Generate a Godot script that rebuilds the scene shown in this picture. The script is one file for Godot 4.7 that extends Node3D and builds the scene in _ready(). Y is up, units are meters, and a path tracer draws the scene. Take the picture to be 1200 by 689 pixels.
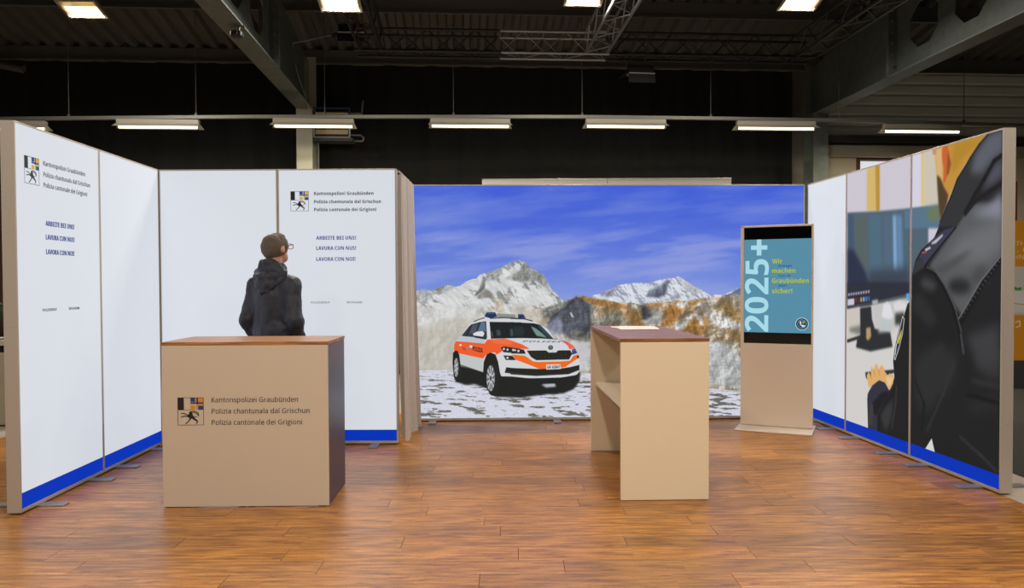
extends Node3D

# ---------------------------------------------------------------- frames of reference
# The stand is laid out in world axes (x to the side, -z away from the visitor).
# The hall around it is turned a little against the stand.
const HALL_TURN := 0.0659
var taken := {}
var mats := {}
var rng := RandomNumberGenerator.new()
var wood_image: Image
var plank_tex: ImageTexture

func hp(a: float, y: float, d: float) -> Vector3:
	return Vector3(cos(HALL_TURN) * a - sin(HALL_TURN) * d, y, -sin(HALL_TURN) * a - cos(HALL_TURN) * d)

# ---------------------------------------------------------------- geometry collector
class Geo:
	var v := PackedVector3Array()
	var n := PackedVector3Array()
	var t := PackedVector2Array()
	func tri(a: Vector3, b: Vector3, c: Vector3, out: Vector3, ua := Vector2.ZERO, ub := Vector2.ZERO, uc := Vector2.ZERO) -> void:
		var m := (c - a).cross(b - a)
		if m.length_squared() < 1e-16:
			return
		m = m.normalized()
		if m.dot(out) < 0.0:
			m = -m
			v.append_array([a, c, b])
			t.append_array([ua, uc, ub])
		else:
			v.append_array([a, b, c])
			t.append_array([ua, ub, uc])
		n.append_array([m, m, m])
	func quad(a: Vector3, b: Vector3, c: Vector3, d: Vector3, out: Vector3, uv := Rect2(0, 0, 1, 1)) -> void:
		# a lower left, b lower right, c upper right, d upper left
		var u0 := uv.position
		var u1 := uv.end
		tri(a, b, c, out, Vector2(u0.x, u1.y), u1, Vector2(u1.x, u0.y))
		tri(a, c, d, out, Vector2(u0.x, u1.y), Vector2(u1.x, u0.y), u0)
	func box(c: Vector3, s: Vector3, bev := 0.0, turn := Basis()) -> void:
		var h := s / 2.0
		var b := minf(bev, minf(h.x, minf(h.y, h.z)) * 0.9)
		for ax in 3:
			var a1 := (ax + 1) % 3
			var a2 := (ax + 2) % 3
			for sg in [-1.0, 1.0]:
				var p := []
				for q in [[-1, -1], [1, -1], [1, 1], [-1, 1]]:
					var w := Vector3.ZERO
					w[ax] = sg * h[ax]
					w[a1] = q[0] * (h[a1] - b)
					w[a2] = q[1] * (h[a2] - b)
					p.append(c + turn * w)
				var o := Vector3.ZERO
				o[ax] = sg
				quad(p[0], p[1], p[2], p[3], turn * o)
			if b > 0.0:
				for s1 in [-1.0, 1.0]:
					for s2 in [-1.0, 1.0]:
						var e := []
						for k in [[-1, 0], [1, 0], [1, 1], [-1, 1]]:
							var w := Vector3.ZERO
							w[ax] = k[0] * (h[ax] - b)
							w[a1] = s1 * (h[a1] - (b if k[1] else 0.0))
							w[a2] = s2 * (h[a2] - (0.0 if k[1] else b))
							e.append(c + turn * w)
						var o := Vector3.ZERO
						o[a1] = s1
						o[a2] = s2
						quad(e[0], e[1], e[2], e[3], turn * o)
		if b > 0.0:
			for sx in [-1.0, 1.0]:
				for sy in [-1.0, 1.0]:
					for sz in [-1.0, 1.0]:
						var g := Vector3(sx, sy, sz)
						tri(c + turn * (g * Vector3(h.x, h.y - b, h.z - b)), c + turn * (g * Vector3(h.x - b, h.y, h.z - b)), c + turn * (g * Vector3(h.x - b, h.y - b, h.z)), turn * g)
	func rod(a: Vector3, b: Vector3, r: float, sides := 8, r2 := -1.0) -> void:
		var ax := (b - a).normalized()
		var s := ax.cross(Vector3.UP if absf(ax.y) < 0.9 else Vector3.RIGHT).normalized()
		var u := s.cross(ax)
		var e := r if r2 < 0.0 else r2
		for i in sides:
			var p := s * cos(TAU * i / sides) + u * sin(TAU * i / sides)
			var q := s * cos(TAU * (i + 1) / sides) + u * sin(TAU * (i + 1) / sides)
			smooth_quad(a + p * r, a + q * r, b + q * e, b + p * e, p, q, q, p)
			tri(a, a + p * r, a + q * r, -ax)
			tri(b, b + p * e, b + q * e, ax)
	func smooth_quad(a: Vector3, b: Vector3, c: Vector3, d: Vector3, na: Vector3, nb: Vector3, nc: Vector3, nd: Vector3) -> void:
		smooth_tri(a, b, c, na, nb, nc)
		smooth_tri(a, c, d, na, nc, nd)
	func smooth_tri(a: Vector3, b: Vector3, c: Vector3, na: Vector3, nb: Vector3, nc: Vector3) -> void:
		if (c - a).cross(b - a).dot(na + nb + nc) < 0.0:
			v.append_array([a, c, b])
			n.append_array([na, nc, nb])
		else:
			v.append_array([a, b, c])
			n.append_array([na, nb, nc])
		t.append_array([Vector2.ZERO, Vector2.ZERO, Vector2.ZERO])
	func tube(path: Array, r: float, sides := 6) -> void:
		for i in path.size() - 1:
			rod(path[i], path[i + 1], r, sides)
	func ball(c: Vector3, r: Vector3, rows := 8, cols := 12) -> void:
		for i in rows:
			for j in cols:
				var q := []
				for k in [[0, 0], [0, 1], [1, 1], [1, 0]]:
					var la: float = PI * (i + k[0]) / rows - PI / 2
					var lo: float = TAU * (j + k[1]) / cols
					q.append(Vector3(cos(la) * cos(lo), sin(la), cos(la) * sin(lo)))
				smooth_quad(c + q[0] * r, c + q[1] * r, c + q[2] * r, c + q[3] * r, (q[0] / r).normalized(), (q[1] / r).normalized(), (q[2] / r).normalized(), (q[3] / r).normalized())
	func plate(pts: PackedVector2Array, z0: float, z1: float, sides := true) -> void:
		# a flat outline in x and y with thickness from z0 to z1
		var idx := Geometry2D.triangulate_polygon(pts)
		for i in range(0, idx.size(), 3):
			var p := [pts[idx[i]], pts[idx[i + 1]], pts[idx[i + 2]]]
			tri(Vector3(p[0].x, p[0].y, z1), Vector3(p[1].x, p[1].y, z1), Vector3(p[2].x, p[2].y, z1), Vector3.BACK)
			if sides:
				tri(Vector3(p[0].x, p[0].y, z0), Vector3(p[1].x, p[1].y, z0), Vector3(p[2].x, p[2].y, z0), Vector3.FORWARD)
		if sides:
			var turn := 1.0 if Geometry2D.is_polygon_clockwise(pts) else -1.0
			for i in pts.size():
				var a := pts[i]
				var b := pts[(i + 1) % pts.size()]
				var o := Vector2(-(b - a).y, (b - a).x) * turn
				quad(Vector3(a.x, a.y, z0), Vector3(b.x, b.y, z0), Vector3(b.x, b.y, z1), Vector3(a.x, a.y, z1), Vector3(o.x, o.y, 0))
	func mesh() -> ArrayMesh:
		var arr := []
		arr.resize(Mesh.ARRAY_MAX)
		arr[Mesh.ARRAY_VERTEX] = v
		arr[Mesh.ARRAY_NORMAL] = n
		arr[Mesh.ARRAY_TEX_UV] = t
		var m := ArrayMesh.new()
		m.add_surface_from_arrays(Mesh.PRIMITIVE_TRIANGLES, arr)
		return m

# ---------------------------------------------------------------- printing: a picture computed for a printed fabric or a screen
class Canvas:
	var w: int
	var h: int
	var k: float
	var tall: float
	var px := PackedVector3Array()
	var noise := FastNoiseLite.new()
	func _init(wide_cm: float, tall_cm: float, per_cm: float) -> void:
		k = per_cm
		tall = tall_cm
		w = int(wide_cm * k)
		h = int(tall_cm * k)
		px.resize(w * h)
		noise.seed = 41
		noise.frequency = 0.034
		noise.fractal_gain = 0.52
		noise.fractal_octaves = 5
	func fill(col: Color) -> void:
		px.fill(Vector3(col.r, col.g, col.b))
	func cover(shapes: Array, soft: float) -> Array:
		var lo := Vector2(1e9, 1e9)
		var hi := Vector2(-1e9, -1e9)
		for s in shapes:
			for p in s:
				lo = lo.min(p)
				hi = hi.max(p)
		var pad := int(ceil(soft * 2.0)) + 1
		var x0 := clampi(int(floor(lo.x)) - pad, 0, w)
		var y0 := clampi(int(floor(lo.y)) - pad, 0, h)
		var bw := clampi(int(ceil(hi.x)) + pad, 0, w) - x0
		var bh := clampi(int(ceil(hi.y)) + pad, 0, h) - y0
		var m := PackedFloat32Array()
		if bw <= 0 or bh <= 0:
			return [m, 0, 0, 0, 0]
		m.resize(bw * bh)
		for pts: PackedVector2Array in shapes:
			var a := 1e9
			var b := -1e9
			for p in pts:
				a = minf(a, p.y)
				b = maxf(b, p.y)
			var r0 := clampi(int(floor(a)) - y0, 0, bh)
			var r1 := clampi(int(ceil(b)) - y0 + 1, 0, bh)
			for row in range(r0, r1):
				for sub in 4:
					var yy := y0 + row + (sub + 0.5) / 4.0
					var xs := PackedFloat32Array()
					var q := pts[pts.size() - 1]
					for p in pts:
						if (p.y <= yy) != (q.y <= yy):
							xs.append(p.x + (yy - p.y) / (q.y - p.y) * (q.x - p.x))
						q = p
					xs.sort()
					for i in range(0, xs.size() - 1, 2):
						var xa := clampf(xs[i] - x0, 0.0, bw)
						var xb := clampf(xs[i + 1] - x0, 0.0, bw)
						if xb <= xa:
							continue
						var ia := int(xa)
						var ib := mini(int(xb), bw - 1)
						if ia >= bw:
							continue
						if ia == ib:
							m[row * bw + ia] += (xb - xa) * 0.25
						else:
							m[row * bw + ia] += (ia + 1 - xa) * 0.25
							for x in range(ia + 1, ib):
								m[row * bw + x] += 0.25
							m[row * bw + ib] += (xb - ib) * 0.25
		var r := int(round(soft))
		if r > 0:
			for turn in 2:
				m = blur(m, bw, bh, r, true)
				m = blur(m, bw, bh, r, false)
		return [m, x0, y0, bw, bh]
	func blur(m: PackedFloat32Array, bw: int, bh: int, r: int, across: bool) -> PackedFloat32Array:
		var o := PackedFloat32Array()
		o.resize(m.size())
		var outer := bh if across else bw
		var inner := bw if across else bh
		var step := 1 if across else bw
		var f := 1.0 / (2 * r + 1)
		for i in outer:
			var base := i * bw if across else i
			var s := 0.0
			for j in range(-r, inner):
				if j + r < inner:
					s += m[base + (j + r) * step]
				if j - r - 1 >= 0:
					s -= m[base + (j - r - 1) * step]
				if j >= 0:
					o[base + j * step] = s * f
		return o
	func lay(c: Array, col: Color, grain := 0.0) -> void:
		var m: PackedFloat32Array = c[0]
		var bw: int = c[3]
		var cv := Vector3(col.r, col.g, col.b)
		for y in int(c[4]):
			for x in bw:
				var a := minf(m[y * bw + x], 1.0)
				if a > 0.004:
					var i: int = (y + c[2]) * w + x + c[1]
					var q := cv
					if grain > 0.0:
						var at := Vector2((x + c[1]) / k, tall - (y + c[2]) / k)
						var g := clampf((noise.get_noise_2d(at.x + at.y * 0.3, at.y * 0.9) - noise.get_noise_2d(at.x + at.y * 0.3 + 1.4, at.y * 0.9 - 1.2)) * 5.5, -1.0, 1.0)
						q = cv * (1.0 + grain * 0.7 * g)
						a = clampf(a + grain * 1.5 * noise.get_noise_2d(at.y * 2.0, at.x * 2.0) * a * (1.0 - a) * 4.0, 0.0, 1.0)
					px[i] = px[i].lerp(q, a)
	func pts(l: Array) -> PackedVector2Array:
		var p := PackedVector2Array()
		for i in range(0, l.size(), 2):
			p.append(Vector2(l[i] * k, (tall - l[i + 1]) * k))
		return p
	func poly(l: Array, col: Color, soft := 0.0, grain := 0.0) -> void:
		lay(cover([pts(l)], soft * k * 0.5), col, grain)
	func line(l: Array, wide: float, col: Color, soft := 0.0) -> void:
		var p := pts(l)
		var hw := wide * k / 2.0
		var shapes := []
		for i in p.size() - 1:
			var d := (p[i + 1] - p[i]).normalized()
			var s := Vector2(-d.y, d.x) * hw
			shapes.append(PackedVector2Array([p[i] + s, p[i + 1] + s, p[i + 1] - s, p[i] - s]))
			if i > 0:
				var ring := PackedVector2Array()
				for j in 8:
					ring.append(p[i] + Vector2(cos(TAU * j / 8), sin(TAU * j / 8)) * hw)
				shapes.append(ring)
		lay(cover(shapes, soft * k * 0.5), col)
	func text(words: String, base: Vector2, end: Vector2, top: Vector2, col: Color, bold := true) -> void:
		# lettering whose baseline runs from base to end and whose capitals reach up to top, all in centimetres
		var tm := TextMesh.new()
		var f := SystemFont.new()
		f.font_names = PackedStringArray(["Droid Sans"])
		f.font_weight = 700 if bold else 400
		tm.font = f
		tm.font_size = 64
		tm.pixel_size = 0.01
		tm.depth = 0.0
		tm.text = words
		var arr := tm.get_mesh_arrays()
		var vs: PackedVector3Array = arr[Mesh.ARRAY_VERTEX]
		var ix: PackedInt32Array = arr[Mesh.ARRAY_INDEX] if arr[Mesh.ARRAY_INDEX] != null else PackedInt32Array(range(vs.size()))
		var lo := Vector3(1e9, 1e9, 0)
		var hi := Vector3(-1e9, -1e9, 0)
		for p in vs:
			lo = lo.min(p)
			hi = hi.max(p)
		var shapes := []
		for i in range(0, ix.size() - 2, 3):
			var s := PackedVector2Array()
			for j in 3:
				var p := vs[ix[i + j]]
				var q := base + (end - base) * ((p.x - lo.x) / (hi.x - lo.x)) + (top - base) * ((p.y - lo.y) / (hi.y - lo.y))
				s.append(Vector2(q.x * k, (tall - q.y) * k))
			shapes.append(s)
		lay(cover(shapes, 0.0), col)
	func texture() -> ImageTexture:
		var b := PackedByteArray()
		b.resize(w * h * 3)
		for i in w * h:
			var p := px[i]
			b[i * 3] = clampi(int(p.x * 255.0 + 0.5), 0, 255)
			b[i * 3 + 1] = clampi(int(p.y * 255.0 + 0.5), 0, 255)
			b[i * 3 + 2] = clampi(int(p.z * 255.0 + 0.5), 0, 255)
		return ImageTexture.create_from_image(Image.create_from_data(w, h, false, Image.FORMAT_RGB8, b))

# ---------------------------------------------------------------- soft bodies: tapered bones joined smoothly and meshed as surface nets
class Field:
	var a := PackedVector3Array()
	var d := PackedVector3Array()
	var dd := PackedFloat32Array()
	var ra := PackedFloat32Array()
	var rb := PackedFloat32Array()
	var zs := PackedFloat32Array()
	var k := 0.03
	var lump := 0.0
	var noise := FastNoiseLite.new()
	var stretch := Vector3.ONE
	func bone(p: Vector3, q: Vector3, r1: float, r2: float, flat := 1.0) -> void:
		p.z *= flat
		q.z *= flat
		a.append(p)
		d.append(q - p)
		dd.append(maxf((q - p).length_squared(), 1e-9))
		ra.append(r1)
		rb.append(r2)
		zs.append(flat)
	func at(p: Vector3) -> float:
		var s := 1e9
		for i in a.size():
			var q := Vector3(p.x, p.y, p.z * zs[i]) - a[i]
			var t := clampf(q.dot(d[i]) / dd[i], 0.0, 1.0)
			var e := (q - d[i] * t).length() - (ra[i] + (rb[i] - ra[i]) * t)
			var hh := maxf(k - absf(s - e), 0.0) / k
			s = minf(s, e) - hh * hh * k * 0.25
		if lump > 0.0 and s < 0.05:
			s += lump * noise.get_noise_3dv(p * stretch)
		return s

func nets(lo: Vector3, hi: Vector3, cell: float, f: Callable) -> Geo:
	var nx := int(ceil((hi.x - lo.x) / cell)) + 1
	var ny := int(ceil((hi.y - lo.y) / cell)) + 1
	var nz := int(ceil((hi.z - lo.z) / cell)) + 1
	var val := PackedFloat32Array()
	val.resize(nx * ny * nz)
	var i := 0
	for z in nz:
		for y in ny:
			for x in nx:
				val[i] = f.call(lo + Vector3(x, y, z) * cell)
				i += 1
	var sy := nx
	var sz := nx * ny
	var at := {}
	var vs := PackedVector3Array()
	var corner := [0, 1, sy, sy + 1, sz, sz + 1, sz + sy, sz + sy + 1]
	var edges := [[0, 1], [2, 3], [4, 5], [6, 7], [0, 2], [1, 3], [4, 6], [5, 7], [0, 4], [1, 5], [2, 6], [3, 7]]
	for z in nz - 1:
		for y in ny - 1:
			for x in nx - 1:
				var b := x + y * sy + z * sz
				var inside := 0
				for c: int in corner:
					if val[b + c] < 0.0:
						inside += 1
				if inside == 0 or inside == 8:
					continue
				var s := Vector3.ZERO
				var cnt := 0
				for e: Array in edges:
					var va := val[b + corner[e[0]]]
					var vb := val[b + corner[e[1]]]
					if (va < 0.0) != (vb < 0.0):
						var t := va / (va - vb)
						var pa := Vector3(e[0] & 1, (e[0] >> 1) & 1, e[0] >> 2)
						var pb := Vector3(e[1] & 1, (e[1] >> 1) & 1, e[1] >> 2)
						s += pa.lerp(pb, t)
						cnt += 1
				at[b] = vs.size()
				vs.append(lo + (Vector3(x, y, z) + s / cnt) * cell)
	var tris := PackedInt32Array()
	for z in range(1, nz - 1):
		for y in range(1, ny - 1):
			for x in range(1, nx - 1):
				var b := x + y * sy + z * sz
				var inn := val[b] < 0.0
				for ax in 3:
					var o: int = [1, sy, sz][ax]
					if inn != (val[b + o] < 0.0):
						var u: int = [sy, sz, 1][ax]
						var w: int = [sz, 1, sy][ax]
						var q: Array = [at[b], at[b - u], at[b - u - w], at[b - w]]
						if inn:
							tris.append_array([q[0], q[2], q[1], q[0], q[3], q[2]])
						else:
							tris.append_array([q[0], q[1], q[2], q[0], q[2], q[3]])
	var ns := PackedVector3Array()
	ns.resize(vs.size())
	for j in range(0, tris.size(), 3):
		var m := (vs[tris[j + 2]] - vs[tris[j]]).cross(vs[tris[j + 1]] - vs[tris[j]])
		for q in 3:
			ns[tris[j + q]] += m
	var g := Geo.new()
	for j in tris:
		g.v.append(vs[j])
		g.n.append(ns[j].normalized())
		g.t.append(Vector2.ZERO)
	return g

# ---------------------------------------------------------------- nodes
func numbered(called: String) -> String:
	var c: int = taken.get(called, 0)
	taken[called] = c + 1
	return called if c == 0 else "%s_%03d" % [called, c]

func thing(called: String, label: String, category: String, at := Vector3.ZERO, turn := 0.0, group := "") -> Node3D:
	var o := Node3D.new()
	o.name = numbered(called)
	add_child(o)
	o.position = at
	o.rotation.y = turn
	o.set_meta("label", label)
	o.set_meta("category", category)
	if group:
		o.set_meta("group", group)
	return o

func structure(called: String, label := "", at := Vector3.ZERO, turn := 0.0) -> Node3D:
	var o := Node3D.new()
	o.name = called
	add_child(o)
	o.position = at
	o.rotation.y = turn
	o.set_meta("kind", "structure")
	if label:
		o.set_meta("label", label)
	return o

func part(owner_node: Node3D, called: String, shape, m: Material, label := "") -> MeshInstance3D:
	var o := MeshInstance3D.new()
	o.name = called
	o.mesh = shape.mesh() if shape is Geo else shape
	o.material_override = m
	owner_node.add_child(o, true)
	if label:
		o.set_meta("label", label)
	return o

func copy(o: Node3D, called: String, label: String, at: Vector3, turn: float) -> Node3D:
	var c: Node3D = o.duplicate()
	c.name = numbered(called)
	add_child(c)
	c.position = at
	c.rotation.y = turn
	c.set_meta("label", label)
	return c

func mat(key: String, col: Color, rough := 0.6, metal := 0.0) -> StandardMaterial3D:
	if not mats.has(key):
		var m := StandardMaterial3D.new()
		m.resource_name = key
		m.albedo_color = col
		m.roughness = rough
		m.metallic = metal
		mats[key] = m
	return mats[key]

func grainy(m: StandardMaterial3D, freq: float, low: Color, high: Color, scale := Vector3.ONE, octaves := 4, bump := 0.0) -> StandardMaterial3D:
	var nt := NoiseTexture2D.new()
	nt.width = 256
	nt.height = 256
	nt.seamless = true
	var f := FastNoiseLite.new()
	f.seed = mats.size() + 3
	f.frequency = freq
	f.fractal_octaves = octaves
	nt.noise = f
	var ramp := Gradient.new()
	ramp.set_color(0, low)
	ramp.set_color(1, high)
	nt.color_ramp = ramp
	m.albedo_texture = nt
	m.uv1_triplanar = true
	m.uv1_world_triplanar = true
	m.uv1_scale = scale
	if bump > 0.0:
		m.heightmap_enabled = true
		m.heightmap_texture = nt
		m.heightmap_scale = bump
	return m

func area_light(owner_node: Node3D, at: Vector3, size: Vector2, turn: Vector3, col: Color, energy: float) -> void:
	var l := AreaLight3D.new()
	l.name = "lamp_light"
	l.position = at
	l.rotation = turn
	l.area_size = size
	l.light_color = col
	l.light_energy = energy
	l.area_range = 40.0
	l.shadow_enabled = true
	owner_node.add_child(l, true)

func glow(key: String, col: Color, energy: float, tex: Texture2D = null, base := 0.3) -> StandardMaterial3D:
	var m := mat(key, Color(base, base, base), 0.8)
	m.metallic_specular = 0.2
	m.emission_enabled = true
	m.emission_energy_multiplier = energy
	if tex:
		m.emission_texture = tex
		m.emission_operator = BaseMaterial3D.EMISSION_OP_MULTIPLY
		m.emission = Color.WHITE
	else:
		m.emission = col
	return m

func letters(owner_node: Node3D, called: String, words: String, base: Vector3, wide: float, m: Material, bold := false, cap := 0.0, turn := 0.0, deep := 0.0012) -> void:
	var tm := TextMesh.new()
	var sf := SystemFont.new()
	sf.font_names = PackedStringArray(["Droid Sans"])
	sf.font_weight = 700 if bold else 400
	var f: Font = sf
	tm.font = f
	tm.font_size = 48
	tm.pixel_size = 0.01
	tm.depth = 0.06
	tm.curve_step = 2.0
	tm.text = words
	var ref := TextMesh.new()
	ref.font = f
	ref.font_size = 48
	ref.pixel_size = 0.01
	ref.depth = 0.06
	ref.text = "H"
	var hb := ref.get_aabb()
	var b := tm.get_aabb()
	var sx := wide / b.size.x
	var sy := sx if cap == 0.0 else cap / hb.size.y
	var o := MeshInstance3D.new()
	o.name = called
	o.mesh = tm
	o.material_override = m
	owner_node.add_child(o, true)
	var bs := Basis(Vector3.BACK, turn) * Basis.from_scale(Vector3(sx, sy, deep / 0.06))
	o.transform = Transform3D(bs, base - bs * Vector3(b.position.x, hb.position.y, b.position.z))

# ---------------------------------------------------------------- printed pictures
func along(l: Array, x: float) -> float:
	for i in range(2, l.size(), 2):
		if x <= l[i] or i == l.size() - 2:
			return lerpf(l[i - 1], l[i + 1], clampf((x - l[i - 2]) / (l[i] - l[i - 2]), 0.0, 1.0))
	return 0.0

func rgb8(r: float, g: float, b: float) -> Vector3:
	return Vector3(r, g, b) / 255.0

func mural_print() -> ImageTexture:
	var c := Canvas.new(422.0, 250.0, 2.6)
	var white_peak := [-6.6, 138.3, 8.2, 139.2, 25.6, 139.1, 30.3, 141.6, 44.6, 145.1, 50.5, 142.5, 58.3, 146.1, 62.2, 149.3, 72.7, 151.9, 76.6, 156.2, 85.7, 158.4, 96.2, 162.3, 111.9, 169.8, 122.3, 170, 129.8, 162.1, 137, 158.8, 142.9, 155.6, 146.8, 147, 153.3, 137.9, 161.1, 130.6, 165.7, 127.3, 200.4, 97.7, 438.3, 82.6]
	var far_peak := [-7.1, 67.3, 164.2, 115.9, 195.3, 133.1, 204.5, 135, 215, 140.2, 224.3, 144.8, 227.7, 144.9, 240.9, 146.5, 254.1, 146.5, 272.5, 150.6, 279.1, 150.9, 287.1, 153.2, 293.7, 148.6, 301.6, 143.3, 312.2, 138, 320.2, 133.3, 326.8, 133, 337.1, 134.1, 342.5, 136.8, 354.1, 142.2, 382.8, 150.3, 437.9, 153.7]
	var brown_ridge := [-7.3, 40.3, 100.9, 104.5, 123.1, 118.4, 140.1, 119.6, 153.2, 122.8, 166.4, 127.3, 178.2, 132.8, 194, 131.1, 201.9, 129.1, 212.4, 127.8, 224.2, 124.4, 229.5, 124.9, 238.2, 125.6, 246.1, 122.5, 254.1, 124.4, 271.2, 125.7, 284.4, 127.6, 296.4, 126.2, 309.6, 129.4, 328.2, 131.3, 341.4, 134.6, 354, 136.5, 387.4, 143, 437.9, 148.3]
	var snow_line := [-7.2, 54.3, 46.7, 55.2, 118.8, 52, 191.2, 50.6, 255, 41.9, 321.7, 33.2, 353.8, 30.2, 438.6, 26.8]
	var n1 := FastNoiseLite.new()
	n1.seed = 11
	n1.frequency = 0.02
	n1.fractal_octaves = 5
	var n2 := FastNoiseLite.new()
	n2.seed = 5
	n2.frequency = 0.06
	n2.fractal_octaves = 4
	var n3 := FastNoiseLite.new()
	n3.seed = 23
	n3.frequency = 0.14
	n3.fractal_octaves = 4
	var n4 := FastNoiseLite.new()
	n4.seed = 41
	n4.frequency = 0.034
	n4.fractal_octaves = 5
	n4.fractal_gain = 0.52
	for x in c.w:
		var s := x / c.k
		var wp := along(white_peak, s) + 1.2 * n2.get_noise_2d(s * 2.0, 3.0)
		var fp := along(far_peak, s) + 0.8 * n2.get_noise_2d(s * 2.0, 40.0)
		var bp := along(brown_ridge, s) + 1.0 * n2.get_noise_2d(s * 2.0, 80.0)
		for y in c.h:
			var u := c.tall - y / c.k
			var col: Vector3
			if u < bp:
				var g := n1.get_noise_2d(s * 1.0 + u * 0.7, u * 1.7 - s * 0.3)
				var rel := clampf((n4.get_noise_2d(s + u * 0.3, u * 0.9) - n4.get_noise_2d(s + u * 0.3 + 1.4, u * 0.9 - 1.2)) * 5.5, -1.0, 1.0)
				var f := n3.get_noise_2d(s * 0.8 + u * 0.5, u * 1.4)
				col = rgb8(164, 156, 138).lerp(rgb8(158, 130, 90), clampf(0.35 + g * 1.8, 0.0, 1.0))
				var snow := clampf((n2.get_noise_2d(s * 0.45 + u * 0.3, u * 0.8) + 0.5 * f + 0.6 * rel - 0.05) * 2.2, 0.0, 1.0)
				col = col.lerp(rgb8(208, 208, 206), snow * 0.55) * (1.0 + 0.24 * rel)
				if s < 165.0:
					col = col.lerp(rgb8(204, 199, 190) * (1.0 + 0.03 * rel + 0.08 * g), clampf((165.0 - s) / 40.0, 0.0, 1.0))
			elif u < wp:
				var rel := clampf((n4.get_noise_2d(s + u * 0.5, u * 0.8) - n4.get_noise_2d(s + u * 0.5 - 1.3, u * 0.8 - 1.2)) * 5.5, -1.0, 1.0)
				var g := n1.get_noise_2d(s * 1.5 - u, u * 1.2)
				col = rgb8(220, 222, 223) * (1.0 + 0.07 * rel + 0.03 * g)
				var steep := clampf((u - (wp - 22.0)) / 22.0, 0.0, 1.0) * (0.5 + 0.5 * clampf((s - 30.0) / 60.0, 0.0, 1.0))
				col = col.lerp(rgb8(160, 163, 160) * (1.0 + 0.22 * rel), clampf((g * 1.6 - rel * 0.5 + steep * 0.8 - 0.45) * 2.0, 0.0, 0.85))
				col = col.lerp(rgb8(208, 201, 189) * (1.0 + 0.06 * rel), clampf((g * 1.2 + (112.0 - u) / 50.0), 0.0, 0.75))
			elif u < fp:
				var rel := clampf((n4.get_noise_2d(s * 1.5 + u * 0.7, u * 1.1) - n4.get_noise_2d(s * 1.5 + u * 0.7 - 1.4, u * 1.1 - 1.2)) * 5.5, -1.0, 1.0)
				col = rgb8(222, 227, 236) * (1.0 + 0.06 * rel)
				col = col.lerp(rgb8(140, 150, 174), clampf((-rel - 0.15) * 1.6, 0.0, 0.7))
			else:
				var h := clampf((u - 122.0) / 120.0, 0.0, 1.0)
				col = rgb8(154, 174, 237).lerp(rgb8(74, 106, 228), pow(h, 0.75))
				col = col.lerp(rgb8(120, 146, 230), clampf((90.0 - s) / 120.0, 0.0, 0.5))
				var wx := 20.0 * n1.get_noise_2d(s * 0.3, u * 0.5 + 50.0)
				var cl := n1.get_noise_2d((s + wx) * 0.22 + u * 0.35, u * 1.5 - s * 0.2) + 0.5 * n2.get_noise_2d((s + wx) * 0.14 + u * 0.25, u * 1.0 - s * 0.13)
				var band := exp(-pow((u - 165.0 - s * 0.04) / 32.0, 2.0))
				col = col.lerp(rgb8(172, 178, 236), clampf((cl * 0.9 + 0.12) * (0.35 + 0.75 * band), 0.0, 0.55))
				col = col.lerp(rgb8(58, 84, 220), clampf(-cl * 0.7, 0.0, 0.4) * h)
			c.px[y * c.w + x] = col
	c.poly([79.2, 153.8, 82.1, 152.5, 80.7, 140.8, 72.6, 133.6, 69.3, 133, 75.2, 139.5, 77.8, 146], Color8(120, 124, 126), 1.2, 0.25)
	c.poly([83, 140.8, 88.2, 136.8, 93.4, 127.7, 97.3, 122.4, 89.5, 126.4, 85.6, 131.6, 72.5, 130.1, 74.7, 133.6, 80.4, 139.5], Color8(158, 156, 148), 1.5, 0.25)
	c.poly([122.6, 169.3, 129.8, 161.5, 142.9, 154.9, 147.4, 146.4, 152, 138.5, 145.4, 141.8, 133.7, 149.4, 123.2, 147.8, 110.1, 150.8, 102.3, 151.1, 110.2, 155.7, 118, 158.9], Color8(158, 161, 157), 2, 0.3)
	c.poly([96.2, 162.3, 99.4, 160.9, 98.1, 154.4, 93.5, 151.2, 85.7, 148.6, 81.8, 152.5, 87, 157.7], Color8(165, 168, 166), 2, 0.3)
	c.poly([111.8, 157.6, 119.7, 161.5, 123.6, 168, 128.2, 164.1, 128.2, 149.7, 117, 148.5, 106.6, 151.1], Color8(160, 163, 158), 2, 0.3)
	c.poly([28.3, 141, 45.3, 144.8, 49.2, 142.2, 37.4, 137.1, 28.3, 138.4], Color8(168, 172, 170), 2, 0.3)
	c.poly([10.1, 138.5, 25.7, 138.4, 24.4, 129.3, 12.6, 124.1, 9.4, 126.7], Color8(190, 193, 192), 4, 0.25)
	c.poly([64.7, 118.7, 75.1, 121.2, 85.5, 118.6, 75.1, 112.7, 63.3, 113.4], Color8(205, 203, 196), 5, 0.2)
	c.poly([92.1, 126.4, 98.6, 127.6, 101.2, 115.9, 93.4, 115.9], Color8(190, 178, 158), 3, 0.25)
	c.poly([7.4, 98.7, 38, 110.3, 73.9, 111.9, 55.7, 66.9, 19.7, 54.5, 7.1, 54.6], Color8(204, 199, 189), 9, 0.08)
	c.poly([7.6, 121.2, 47, 122.8, 74, 117.3, 38, 110.3, 7.4, 99.6], Color8(222, 222, 220), 5, 0.12)
	c.poly([110, 122.4, 136.2, 122.2, 125.7, 114.4, 110, 114.5], Color8(206, 199, 186), 5, 0.15)
	c.poly([271.2, 146.4, 279.4, 149.9, 275.4, 142.7, 273.2, 132.5, 266.2, 130.3, 259.3, 131, 250.8, 130.4, 256, 138.2, 264, 140.8], Color8(118, 126, 146), 2.2, 0.35)
	c.poly([279.2, 130.9, 285.8, 134.8, 289.7, 130.8, 284.4, 128.9], Color8(130, 136, 150), 2, 0.3)
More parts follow.
